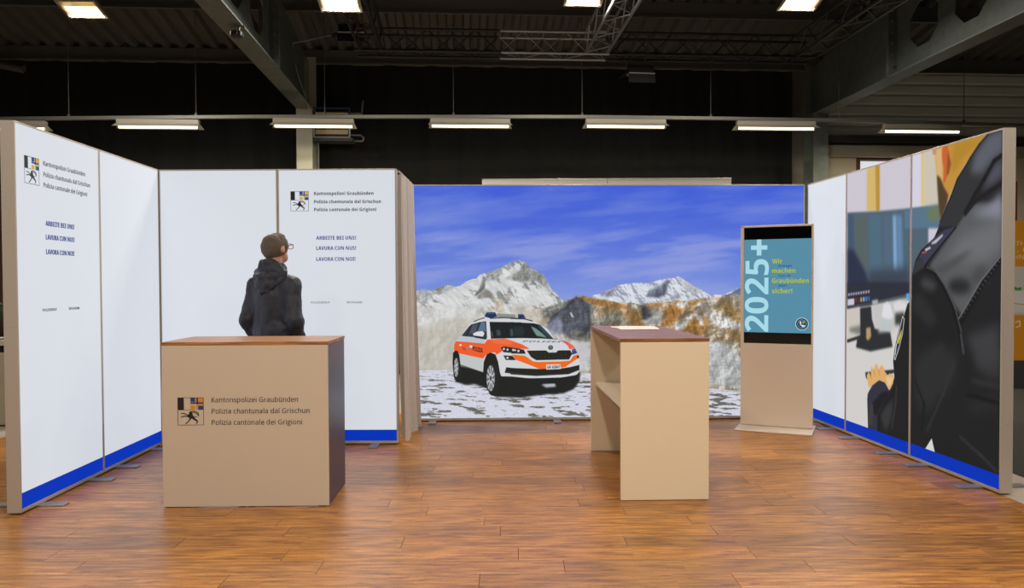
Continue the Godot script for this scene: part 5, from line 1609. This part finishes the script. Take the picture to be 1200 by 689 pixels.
	for a in [-2.36, 5.72]:
		n += 1
		o = structure("column_%d" % n, "grey steel column of the hall frame", Vector3.ZERO, HALL_TURN)
		g = Geo.new()
		g.box(Vector3(a, 2.07, -12.012), Vector3(0.24, 4.14, 0.024))
		g.box(Vector3(a, 2.5, -12.35), Vector3(0.24, 5.0, 0.024))
		g.box(Vector3(a, 2.45, -12.18), Vector3(0.014, 4.9, 0.32))
		part(o, "profile", g, mats["column_lit_steel" if n == 1 else "frame_steel"])  # first column gets the tone with lamp light painted in
		o = structure("beam_%d" % n, "grey steel roof beam with octagonal openings", Vector3.ZERO, HALL_TURN)
		make_beam(o, a)
	o = structure("beam_3", "dark knee brace under the eave", Vector3.ZERO, HALL_TURN)
	g = Geo.new()
	g.rod(Vector3(-7.6, 4.92, -12.2), Vector3(-6.55, 4.72, -12.2), 0.07, 4)
	part(o, "strut", g, mats["deck_steel"])

func make_beam(o: Node3D, a: float) -> void:
	var lo := func(d: float) -> float:
		return 4.15 if d > 7.0 else 4.15 + 0.17 * (7.0 - d)
	var hi := func(d: float) -> float:
		return roof_y(d) - 0.25
	var web := Geo.new()
	var both := func(p: Array) -> void:
		for s in [-1.0, 1.0]:
			var q := []
			for v in p:
				q.append(Vector3(a + s * 0.007, v[1], -v[0]))
			web.quad(q[0], q[1], q[2], q[3], Vector3(s, 0, 0))
	var solid := func(d0: float, d1: float) -> void:
		both.call([[d0, lo.call(d0)], [d1, lo.call(d1)], [d1, hi.call(d1)], [d0, hi.call(d0)]])
	solid.call(12.36, 9.72)
	for i in 9:
		var c := 9.27 - i * 0.9
		var m: float = 4.67 + maxf(0.0, 7.2 - c) * 0.17
		var hw := 0.29
		var hh := 0.28
		solid.call(c + 0.45, c + hw)
		solid.call(c - hw, c - 0.45)
		var l0: float = lo.call(c + hw)
		var l1: float = lo.call(c - hw)
		# frame around the opening, drawn as an octagon in the web
		both.call([[c + hw, l0], [c - hw, l1], [c - hw * 0.42, m - hh], [c + hw * 0.42, m - hh]])
		both.call([[c + hw, l0], [c + hw * 0.42, m - hh], [c + hw, m - hh * 0.45], [c + hw, l0 + 0.01]])
		both.call([[c - hw, l1], [c - hw * 0.42, m - hh], [c - hw, m - hh * 0.45], [c - hw, l1 + 0.01]])
		both.call([[c + hw, hi.call(c + hw)], [c - hw, hi.call(c - hw)], [c - hw * 0.42, m + hh], [c + hw * 0.42, m + hh]])
		both.call([[c + hw, hi.call(c + hw)], [c + hw * 0.42, m + hh], [c + hw, m + hh * 0.45], [c + hw, hi.call(c + hw) - 0.01]])
		both.call([[c - hw, hi.call(c - hw)], [c - hw * 0.42, m + hh], [c - hw, m + hh * 0.45], [c - hw, hi.call(c - hw) - 0.01]])
		var ring := [[hw, -0.45], [0.42 * hw, -1.0], [-0.42 * hw, -1.0], [-hw, -0.45], [-hw, 0.45], [-0.42 * hw, 1.0], [0.42 * hw, 1.0], [hw, 0.45]]
		for k in 8:
			var p: Array = ring[k]
			var q: Array = ring[(k + 1) % 8]
			web.quad(Vector3(a - 0.007, m + p[1] * hh, -c - p[0]), Vector3(a - 0.007, m + q[1] * hh, -c - q[0]), Vector3(a + 0.007, m + q[1] * hh, -c - q[0]), Vector3(a + 0.007, m + p[1] * hh, -c - p[0]), Vector3(0, -p[1] - q[1], p[0] + q[0]))
	part(o, "web", web, mats["frame_steel"])
	var fl := Geo.new()
	fl.box(Vector3(a, 4.141, -9.67), Vector3(0.25, 0.018, 5.34))
	var tip := atan(0.17)
	fl.box(Vector3(a, 4.15 + 0.17 * 3.5 - 0.009, -3.5), Vector3(0.25, 0.018, 7.1), 0.0, Basis(Vector3.RIGHT, tip))
	part(o, "bottom_flange", fl, mats["frame_steel"])
	fl = Geo.new()
	fl.box(Vector3(a, roof_y(6.2) - 0.24, -6.2), Vector3(0.25, 0.018, 12.5), 0.0, Basis(Vector3.RIGHT, tip))
	part(o, "top_flange", fl, mats["frame_steel"])
	var pl := Geo.new()
	pl.box(Vector3(a, 4.68, -9.88), Vector3(0.25, 1.1, 0.05), 0.003)
	part(o, "splice_plate", pl, mats["frame_steel"])
	var bolt := Geo.new()
	bolt.rod(Vector3(0, 0, 0), Vector3(0, 0, 0.03), 0.02, 6)
	var bm := bolt.mesh()
	for i in 7:
		for s in [-1.0, 1.0]:
			var b := part(o, "bolt", bm, mats["bolt_steel"])
			b.position = Vector3(a + s * 0.075, 4.28 + i * 0.145, -9.855)

func make_hall_things() -> void:
	# black curtain along the rear wall
	var o := thing("stage_curtain", "tall black cloth hung along the whole rear wall", "curtain", hp(0, 0, 12.52), HALL_TURN)
	var g := Geo.new()
	var wave := func(x: float) -> float:
		return 0.035 * sin(x * 9.0 + 1.4 * sin(x * 1.7)) + 0.02 * sin(x * 21.0 + sin(x * 3.1))
	for i in 520:
		var a := -13.5 + i * 0.0365
		var b := a + 0.0365
		var za: float = wave.call(a)
		var zb: float = wave.call(b)
		var na := Vector3(wave.call(a - 0.02) - wave.call(a + 0.02), 0, 0.04).normalized()
		var nb := Vector3(wave.call(b - 0.02) - wave.call(b + 0.02), 0, 0.04).normalized()
		g.smooth_quad(Vector3(a, 0.01, za), Vector3(b, 0.01, zb), Vector3(b, 4.93, zb * 0.6), Vector3(a, 4.93, za * 0.6), na, nb, nb, na)
		g.smooth_quad(Vector3(a, 0.01, za - 0.003), Vector3(b, 0.01, zb - 0.003), Vector3(b, 4.93, zb * 0.6 - 0.003), Vector3(a, 4.93, za * 0.6 - 0.003), -na, -nb, -nb, -na)
	part(o, "cloth", g, mats["black_molton"])
	g = Geo.new()
	g.rod(Vector3(-13.5, 4.95, 0.0), Vector3(5.5, 4.95, 0.0), 0.02)
	part(o, "curtain_pipe", g, mats["zinc_rail"])
	# hanging light rail with its wires
	o = thing("light_rail", "long galvanised rail hung on wires carrying the tube lights", "rail", hp(0, 0, 11.0), HALL_TURN)
	var line := [[-7.2, 3.70], [-2.821, 3.782], [1.834, 3.827], [3.822, 3.823], [5.729, 3.810], [9.4, 3.750]]
	var rail_y := func(a: float) -> float:
		for i in range(1, line.size()):
			if a <= line[i][0]:
				return lerpf(line[i - 1][1], line[i][1], (a - line[i - 1][0]) / (line[i][0] - line[i - 1][0]))
		return 3.75
	for i in line.size() - 1:
		g = Geo.new()
		var p := Vector3(line[i][0], line[i][1], 0)
		var q := Vector3(line[i + 1][0], line[i + 1][1], 0)
		g.box((p + q) / 2, Vector3(p.distance_to(q), 0.05, 0.05), 0.004, Basis(Vector3.BACK, atan2(q.y - p.y, q.x - p.x)))
		part(o, "rail_section", g, mats["zinc_rail"])
	for a in [-5.327, -3.632, -1.88, -0.091, 1.738, 3.607, 5.506, 7.408]:
		g = Geo.new()
		var y: float = rail_y.call(a)
		g.rod(Vector3(a, y + 0.024, 0), Vector3(a, roof_y(11.0), 0), 0.006, 5)
		g.box(Vector3(a, y + 0.04, 0), Vector3(0.03, 0.03, 0.03))
		part(o, "hanging_wire", g, mats["wire_grey"])
	# tube lights
	var where := ["rising above the lettered end light box", "over the empty white light box beside the lettered one", "in front of the grey column", "over the gap above the mural sky", "above the white ledge behind the mural", "in front of the column beside the mural end", "in front of the ribbed metal cladding"]
	var n := 0
	for s in [[-6.711, -5.597], [-4.716, -3.563], [-2.613, -1.453], [-0.443, 0.736], [1.76, 2.971], [3.961, 5.178], [6.155, 7.378]]:
		var c: float = (s[0] + s[1]) / 2
		var ln: float = s[1] - s[0]
		var t := thing("tube_light", "white fluorescent batten light " + where[n], "lamp", hp(c, rail_y.call(c) - 0.025, 11.0), HALL_TURN, "tube lights on the rail")
		n += 1
		g = Geo.new()
		g.box(Vector3(0, -0.035, 0), Vector3(ln - 0.05, 0.066, 0.08), 0.006)
		part(t, "housing", g, mats["batten_enamel"])
		g = Geo.new()
		for q in [-1.0, 1.0]:
			g.quad(Vector3(-ln / 2 + 0.02, -0.066, 0.035 * q), Vector3(ln / 2 - 0.02, -0.066, 0.035 * q), Vector3(ln / 2, -0.115, 0.12 * q), Vector3(-ln / 2, -0.115, 0.12 * q), Vector3(0, -1, -q))
			g.quad(Vector3(-ln / 2 + 0.02, -0.064, 0.036 * q), Vector3(ln / 2 - 0.02, -0.064, 0.036 * q), Vector3(ln / 2, -0.113, 0.122 * q), Vector3(-ln / 2, -0.113, 0.122 * q), Vector3(0, 1, q))
		part(t, "reflector", g, mats["batten_enamel"])
		g = Geo.new()
		g.rod(Vector3(-ln / 2 + 0.05, -0.105, 0), Vector3(ln / 2 - 0.05, -0.105, 0), 0.019, 10)
		part(t, "tube", g, mats["tube_glow"])
		for q in [-1.0, 1.0]:
			g = Geo.new()
			g.box(Vector3(q * (ln / 2 - 0.035), -0.095, 0), Vector3(0.025, 0.07, 0.04), 0.003)
			part(t, "lamp_holder", g, mats["batten_enamel"])
		area_light(t, Vector3(0, -0.13, 0), Vector2(ln - 0.1, 0.05), Vector3(-PI / 2, 0, 0), Color8(255, 244, 214), 4.0)
	# flood lights under the roof
	n = 0
	var fw := ["above the lettered end light box", "hung beside the grey roof beam", "hung beside the bright lattice truss", "hung beside the dark lattice truss"]
	var spots := [Vector3(-4.84, 4.57, -8.8), Vector3(-1.80, 4.42, -8.2), Vector3(0.83, 4.68, -8.8), Vector3(3.28, 4.62, -8.8)]
	for row in [[-3.4, -1.6], [-3.2, 2.8]]:
		for i in 4:
			fw.append("out of view above the visitors' aisle in front of the stand")
			spots.append(Vector3(row[0] + i * 3.1, 5.1, row[1]))
	for q: Vector3 in spots:
		flood(q, "square warm floodlight " + fw[n], FLOOD_REAR if n < 4 else FLOOD)
		n += 1
	make_trusses()
	make_stage_lights()
	make_heater()
	make_neighbours()

func flood(at: Vector3, label: String, power: float) -> void:
	var roof := roof_y(-at.z) - at.y
	if absf(at.x + 1.8) < 0.01:
		roof = 0.15
	var t := thing("flood_light", label, "lamp", at, HALL_TURN, "floodlights under the roof")
	var tilt := Basis(Vector3.RIGHT, -0.22)
	var g := Geo.new()
	# hollow trough, open below
	var top := [Vector3(-0.15, 0.13, -0.1), Vector3(0.15, 0.13, -0.1), Vector3(0.15, 0.13, 0.1), Vector3(-0.15, 0.13, 0.1)]
	var low := [Vector3(-0.2, 0, -0.16), Vector3(0.2, 0, -0.16), Vector3(0.2, 0, 0.16), Vector3(-0.2, 0, 0.16)]
	for k in 4:
		var j := (k + 1) % 4
		var out: Vector3 = (low[k] + low[j]).normalized()
		g.quad(tilt * low[k], tilt * low[j], tilt * top[j], tilt * top[k], tilt * out)
		g.quad(tilt * (low[k] * 0.97), tilt * (low[j] * 0.97), tilt * (top[j] * 0.97), tilt * (top[k] * 0.97), tilt * -out)
	g.quad(tilt * top[0], tilt * top[1], tilt * top[2], tilt * top[3], Vector3.UP)
	part(t, "housing", g, mats["lamp_housing"])
	g = Geo.new()
	for s in [-1.0, 1.0]:
		g.box(tilt * Vector3(s * 0.205, 0, 0), Vector3(0.03, 0.02, 0.36), 0.003, tilt)
		g.box(tilt * Vector3(0, 0, s * 0.165), Vector3(0.38, 0.02, 0.03), 0.003, tilt)
	part(t, "rim", g, mats["lamp_housing"])
	g = Geo.new()
	g.box(tilt * Vector3(0.0, 0.012, -0.06), Vector3(0.36, 0.004, 0.17), 0.0, tilt)
	part(t, "glowing_reflector", g, mats["flood_glow"])
	g = Geo.new()
	g.rod(tilt * Vector3(0.16, 0.1, 0), Vector3(0.16, roof, 0), 0.01, 6)
	g.rod(tilt * Vector3(-0.16, 0.1, 0), Vector3(-0.16, roof, 0), 0.01, 6)
	part(t, "hanger", g, mats["bolt_steel"])
	area_light(t, Vector3(0, -0.03, -0.02), Vector2(0.36, 0.3), Vector3(-PI / 2, 0, 0), Color8(255, 245, 232), power)

func lattice(label: String, at: Vector3, turn: float, ln: float, m: Material, group: String) -> void:
	# square lattice beam along local x
	var o := thing("lattice_truss", label, "truss", at, turn, group)
	var s := 0.145
	var chord := CylinderMesh.new()
	chord.top_radius = 0.021
	chord.bottom_radius = 0.021
	chord.height = 1.0
	chord.radial_segments = 8
	chord.rings = 1
	var thin := CylinderMesh.new()
	thin.top_radius = 0.0085
	thin.bottom_radius = 0.0085
	thin.height = 1.0
	thin.radial_segments = 6
	thin.rings = 1
	for y in [-s, s]:
		for z in [-s, s]:
			var c := part(o, "chord", chord, m)
			c.transform = Transform3D(Basis(Vector3.BACK, PI / 2) * Basis.from_scale(Vector3(1, ln, 1)), Vector3(ln / 2, y, z))
	var stick := func(a: Vector3, b: Vector3) -> void:
		var c := part(o, "brace", thin, m)
		var up := (b - a).normalized()
		var sd := up.cross(Vector3(0.3, 0.4, 0.8)).normalized()
		c.transform = Transform3D(Basis(sd, up * a.distance_to(b), sd.cross(up)), (a + b) / 2)
	var bays := int(ln / 0.29)
	var w := ln / bays
	for i in bays:
		var x := i * w
		var f := 1.0 if i % 2 == 0 else -1.0
		stick.call(Vector3(x, -s * f, s), Vector3(x + w, s * f, s))
		stick.call(Vector3(x, s * f, -s), Vector3(x + w, -s * f, -s))
		stick.call(Vector3(x, -s, s * f), Vector3(x + w, -s, -s * f))
		if i % 2 == 0:
			stick.call(Vector3(x, s, s), Vector3(x, s, -s))

func make_trusses() -> void:
	var alu: Material = mats["truss_alu"]
	var blk: Material = mats["truss_black"]
	var drk: Material = mats["truss_dark"]
	lattice("dark lattice truss crossing beneath the roof between the grey roof beam and the bright truss", hp(-1.4, 4.752, 10.75), HALL_TURN, 1.94, blk, "")
	lattice("short bright length of lattice truss meeting the bright truss that runs towards the visitors", hp(0.565, 4.752, 10.75), HALL_TURN, 1.485, alu, "")
	lattice("dark lattice truss crossing beneath the roof beyond the bright truss, above the kiosk", hp(2.07, 4.752, 10.75), HALL_TURN, 2.9, blk, "")
	lattice("slender dark lattice truss beside the grey roof beam running towards the visitors", hp(-1.19, 4.752, 10.55), HALL_TURN - PI / 2, 5.2, blk, "")
	lattice("bright aluminium lattice truss running from the rear truss towards the visitors", hp(1.87, 4.752, 10.55), HALL_TURN - PI / 2, 5.2, alu, "")
	lattice("dull grey lattice truss running towards the visitors beside the beam with octagonal openings", hp(4.83, 4.752, 10.55), HALL_TURN - PI / 2, 5.2, drk, "")

func make_stage_lights() -> void:
	for s in [[-1.526, 5.01, 11.2, "broad black stage flood with barn doors beside the grey roof beam", 0.0], [2.52, 4.37, 10.75, "black stage flood hanging on straps from the bright truss above the mural", 0.06]]:
		var o := thing("stage_light", s[3], "stage light", hp(s[0], s[1], s[2]), HALL_TURN + s[4])
		var g := Geo.new()
		g.box(Vector3(0, 0.07, -0.02), Vector3(0.36, 0.1, 0.16), 0.01)
		for i in 5:
			g.box(Vector3(0, 0.03 + i * 0.02, 0.065), Vector3(0.33, 0.006, 0.02))
		part(o, "housing", g, mats["truss_black"])
		g = Geo.new()
		g.box(Vector3(0, -0.004, 0.02), Vector3(0.37, 0.018, 0.17), 0.004)
		part(o, "front_edge", g, mats["truss_alu"], "pale front edge")
		g = Geo.new()
		g.box(Vector3(0, -0.075, 0.085), Vector3(0.38, 0.12, 0.004), 0.0, Basis(Vector3.RIGHT, -0.2))
		part(o, "barn_door", g, mats["black_plastic"])
		g = Geo.new()
		g.box(Vector3(-0.235, -0.02, 0.0), Vector3(0.1, 0.004, 0.14), 0.0, Basis(Vector3.BACK, 0.5))
		part(o, "barn_door", g, mats["black_plastic"])
		g = Geo.new()
		for q in [-1.0, 1.0]:
			g.rod(Vector3(q * 0.19, 0.07, -0.02), Vector3(q * 0.19, 0.16, -0.02), 0.008, 6)
		g.rod(Vector3(-0.19, 0.16, -0.02), Vector3(0.19, 0.16, -0.02), 0.008, 6)
		g.rod(Vector3(0.05, 0.16, -0.02), Vector3(0.08, 0.30 if s[1] > 4.6 else 0.215, 0.0), 0.006, 6)
		part(o, "yoke", g, mats["bolt_steel"])
	# small camera on the roof beam and cables
	var c := thing("beam_camera", "small black camera clamped under the grey roof beam", "camera", hp(-2.30, 4.08, 8.25), HALL_TURN)
	var g := Geo.new()
	g.box(Vector3(0, -0.03, 0), Vector3(0.12, 0.06, 0.1), 0.012)
	g.rod(Vector3(0.0, -0.03, 0.05), Vector3(0, -0.03, 0.08), 0.022, 10)
	part(c, "camera_body", g, mats["black_plastic"])
	g = Geo.new()
	g.rod(Vector3(0.02, 0.0, 0), Vector3(0.03, 0.06, 0), 0.008, 6)
	g.box(Vector3(0.03, 0.055, 0), Vector3(0.1, 0.01, 0.04))
	part(c, "clamp", g, mats["bolt_steel"])
	c = thing("loose_cable", "pale loose cable looping from the stage flood down the grey roof beam", "cable", hp(-1.75, 5.0, 11.2), HALL_TURN)
	g = Geo.new()
	g.tube([Vector3(-0.02, 0, 0), Vector3(-0.22, -0.05, 0), Vector3(-0.42, -0.1, 0), Vector3(-0.60, -0.13, 0.0), Vector3(-0.62, -0.3, -0.12), Vector3(-0.58, -0.55, -0.3), Vector3(-0.52, -0.8, -0.5), Vector3(-0.5, -0.95, -0.62)], 0.008, 5)
	part(c, "cord", g, mats["grey_plastic"])

func make_heater() -> void:
	var o := thing("air_heater", "blue and white air heater mounted beside the grey column before the black cloth", "heater", hp(-1.99, 3.70, 12.3), HALL_TURN)
	var g := Geo.new()
	g.box(Vector3(0, 0.25, -0.06), Vector3(0.56, 0.42, 0.2), 0.006)
	part(o, "casing", g, mats["truss_black"])
	for s in [[0.40, "heater_blue"], [0.13, "heater_white"]]:
		g = Geo.new()
		for q in [-1.0, 1.0]:
			g.box(Vector3(q * 0.275, s[0], 0.045), Vector3(0.022, 0.2, 0.02), 0.002)
			g.box(Vector3(0, s[0] + q * 0.09, 0.045), Vector3(0.572, 0.02, 0.02), 0.002)
		part(o, "front_frame", g, mats[s[1]])
		g = Geo.new()
		g.box(Vector3(0, s[0] - 0.01, 0.048), Vector3(0.5, 0.07, 0.02), 0.004)
		part(o, "filter", g, mats["heater_filter"], "cream filter strip")
	g = Geo.new()
	g.box(Vector3(0.02, -0.01, 0.02), Vector3(0.64, 0.05, 0.28), 0.004)
	part(o, "tray", g, mats["dark_beam"])
	for y in [0.02, 0.42]:
		g = Geo.new()
		g.tube([Vector3(0.28, y + 0.06, 0.02), Vector3(0.44, y + 0.06, 0.02), Vector3(0.49, y + 0.02, 0.02), Vector3(0.47, y - 0.03, 0.02), Vector3(0.33, y - 0.03, 0.02)] if y < 0.1 else [Vector3(0.28, y, 0.02), Vector3(0.46, y, 0.02), Vector3(0.48, y + 0.2, 0.02)], 0.016)
		part(o, "pipe", g, mats["bolt_steel"])
	g = Geo.new()
	g.rod(Vector3(-0.22, -0.035, 0), Vector3(-0.22, -3.68, 0), 0.02)
	part(o, "down_pipe", g, mats["zinc_rail"])

func make_neighbours() -> void:
	# white wall of the next stand, just taller than the mural
	for s in [[-0.337, 1.097, "white back wall panel peeping over the mural, nearer the curtain"], [1.105, 2.519, "white back wall panel peeping over the mural, nearer the kiosk"]]:
		var w := thing("partition_panel", s[2], "partition", Vector3(s[0], 0, -8.9), 0.0, "white partition behind the mural")
		var wd: float = s[1] - s[0]
		var g := Geo.new()
		g.box(Vector3(wd / 2, 1.325, -0.02), Vector3(wd, 2.65, 0.04), 0.002)
		part(w, "board", g, mats["enamel_white"])
		g = Geo.new()
		g.box(Vector3(wd / 2, 2.653, -0.02), Vector3(wd, 0.008, 0.044), 0.001)
		part(w, "cap_strip", g, mats["aluminium"])
	# orange food board beyond the photo wall
	var o := thing("food_board", "orange display board with a salad picture beyond the photo wall", "display board", Vector3(6.80, 0, -10.5), 0.0)
	var g := Geo.new()
	g.box(Vector3(0.95, 1.33, -0.03), Vector3(1.9, 1.9, 0.05), 0.002)
	part(o, "board", g, mat("orange_board", Color8(216, 140, 26), 0.6))
	g = Geo.new()
	g.quad(Vector3(0.0, 0.385, 0.0), Vector3(1.9, 0.385, 0.0), Vector3(1.9, 2.275, 0.0), Vector3(0.0, 2.275, 0.0), Vector3.BACK)
	var pm := mat("food_print", Color(1, 1, 1), 0.6)
	pm.albedo_texture = food_print()
	part(o, "printed_sheet", g, pm)
	g = Geo.new()
	g.box(Vector3(0.95, 0.19, -0.06), Vector3(1.9, 0.38, 0.12))
	part(o, "plinth", g, mats["dark_beam"])
	o = thing("red_banner", "dark red banner strip standing behind the orange board", "banner", Vector3(7.15, 0, -11.6))
	g = Geo.new()
	g.box(Vector3(0, 1.5, 0), Vector3(0.8, 2.9, 0.03), 0.003)
	part(o, "cloth", g, mat("dark_red", Color8(96, 26, 20), 0.7))
	g = Geo.new()
	g.box(Vector3(0, 0.025, 0), Vector3(0.9, 0.05, 0.3), 0.004)
	part(o, "foot", g, mats["black_plastic"])
	# next stand seen past the end of the lettered wall
	o = thing("bar_counter", "cream neighbouring counter with white top behind the lettered wall", "counter", Vector3(-6.2, 0, -8.05))
	g = Geo.new()
	g.box(Vector3(0.45, 0.38, -0.25), Vector3(1.7, 0.76, 0.5), 0.004)
	part(o, "body", g, mats["cream_panel"])
	g = Geo.new()
	g.box(Vector3(0.45, 0.86, -0.25), Vector3(1.8, 0.05, 0.6), 0.004)
	part(o, "worktop", g, mats["enamel_white"])
	g = Geo.new()
	g.box(Vector3(0.45, 0.797, -0.25), Vector3(1.66, 0.074, 0.48))
	part(o, "shadow_gap", g, mats["black_plastic"])
	o = thing("potted_plant", "dark green leafy plant on the neighbouring white worktop", "plant", Vector3(-5.35, 0.885, -8.3))
	g = Geo.new()
	g.rod(Vector3(0, 0, 0), Vector3(0, 0.16, 0), 0.08, 12, 0.1)
	part(o, "pot", g, mats["black_plastic"])
	var leaf := Geo.new()
	leaf.tri(Vector3(0, 0, 0), Vector3(0.05, 0.2, 0.02), Vector3(0, 0.24, 0.05), Vector3.BACK)
	leaf.tri(Vector3(0, 0, 0), Vector3(-0.05, 0.2, 0.02), Vector3(0, 0.24, 0.05), Vector3.BACK)
	leaf.tri(Vector3(0.05, 0.2, 0.02), Vector3(0, 0.24, 0.05), Vector3(0, 0.4, 0.12), Vector3.BACK)
	leaf.tri(Vector3(-0.05, 0.2, 0.02), Vector3(0, 0.24, 0.05), Vector3(0, 0.4, 0.12), Vector3.BACK)
	var lm := leaf.mesh()
	for i in 22:
		var l := part(o, "leaf", lm, mat("leaf_green", Color8(30, 66, 38), 0.6))
		l.position = Vector3(0, 0.15, 0)
		l.basis = Basis(Vector3.UP, i * 2.4) * Basis(Vector3.RIGHT, 0.15 + 0.75 * fmod(i * 0.37, 1.0)) * Basis.from_scale(Vector3.ONE * (0.9 + 0.5 * fmod(i * 0.61, 1.0)))
	o = thing("brown_partition", "dark brown partition wall of the neighbouring stand", "partition", Vector3(-6.2, 0, -8.9))
	g = Geo.new()
	g.box(Vector3(0.4, 1.25, 0), Vector3(2.0, 2.5, 0.05), 0.003)
	part(o, "board", g, mat("dark_brown", Color8(70, 44, 36), 0.7))
	g = Geo.new()
	g.box(Vector3(0.4, 2.515, 0), Vector3(2.0, 0.03, 0.06), 0.003)
	part(o, "cap_strip", g, mats["black_plastic"])

# ---------------------------------------------------------------- the scene
const FLOOD_REAR := 12.0
const FLOOD := 14.0
const EXPOSURE := 1.0

func _ready() -> void:
	rng.seed = 20250
	var cam := Camera3D.new()
	cam.name = "camera"
	cam.projection = Camera3D.PROJECTION_FRUSTUM
	cam.near = 0.05
	cam.far = 200.0
	cam.size = 0.05 * 689.0 / 907.15
	cam.frustum_offset = Vector2(0.0, 0.05 * 8.04 / 907.15)
	cam.transform = Transform3D(Basis(Vector3.RIGHT, -0.02286) * Basis(Vector3.BACK, -0.00401), Vector3(0, 1.461, 0))
	add_child(cam)
	cam.current = true
	var we := WorldEnvironment.new()
	we.name = "environment"
	var env := Environment.new()
	env.background_mode = Environment.BG_COLOR
	env.background_color = Color8(236, 240, 246)
	env.background_energy_multiplier = 1.1
	env.tonemap_mode = Environment.TONE_MAPPER_LINEAR
	env.tonemap_exposure = EXPOSURE
	env.sdfgi_enabled = true
	env.ssao_enabled = true
	env.ssil_enabled = true
	we.environment = env
	add_child(we)

	make_materials()
	make_hall()
	make_floor()

	# the light box walls of the stand
	var l0 := Vector2(-3.124, -4.885)
	var lc := Vector2(-3.187, -7.011)
	var b2 := Vector2(-1.038, -6.996)
	var m0 := Vector2(-1.1, -8.142)
	var m1 := Vector2(3.12, -8.256)
	var rc := Vector2(3.149, -8.262)
	var r1 := Vector2(3.198, -7.415)
	var r2 := Vector2(3.261, -6.336)
	var r3 := Vector2(3.324, -5.248)
	var lm := l0.lerp(lc, 0.5)
	var bm := lc.lerp(b2, 0.5)
	var white := Color8(236, 240, 250)
	var full := Rect2(0, 0, 1, 1)
	var grp := "white light boxes of the stand"
	var face: Material = mats["white_face"]
	var a := lightbox("white lettered light box ending the wall beside the beige counter, aluminium end face showing", l0, lm, face, full, true, [0.22, 0.87], grp, white, PANEL)
	wall_lines(a, 0.105, mats["ink"], mats["print_ink_blue"], false)
	lightbox("plain white light box between the lettered end panel and the corner", lm, lc, face, full, true, [0.22, 0.87], grp, white, PANEL)
	lightbox("plain white light box behind the counter next to the corner", lc, bm, face, full, true, [0.32, 0.87], grp, white, PANEL)
	a = lightbox("white lettered light box beside the taupe curtain, behind the man", bm, b2, face, full, true, [0.2, 0.87], grp, white, PANEL)
	wall_lines(a, 0.118, mats["ink"], mats["print_ink_blue"], true)
	lightbox("wide glowing mural of snowy mountains with an orange and white police car", m0, m1, mats["mural"], full, false, [0.26, 1.57, 2.7, 3.9], "", Color8(190, 196, 226), PANEL * 2.4)
	lightbox("narrow plain white light box between the mural and the photo panels", rc, r1, face, full, true, [0.2, 0.62], grp, white, PANEL)
	lightbox("photo light box showing a blurred desk monitor and a hand", r1, r2, mats["officer"], Rect2(0, 0, 0.5, 1), true, [0.22, 0.87], "", Color8(190, 190, 196), PANEL * 0.5)
	lightbox("photo light box showing the back of a dark uniform jacket", r2, r3, mats["officer"], Rect2(0.5, 0, 0.5, 1), true, [0.22, 0.87], "", Color8(150, 150, 154), PANEL * 0.2)
	make_counter()
	make_table()
	make_kiosk()
	make_drape()
	make_person()
	make_hall_things()

const PANEL := 0.12
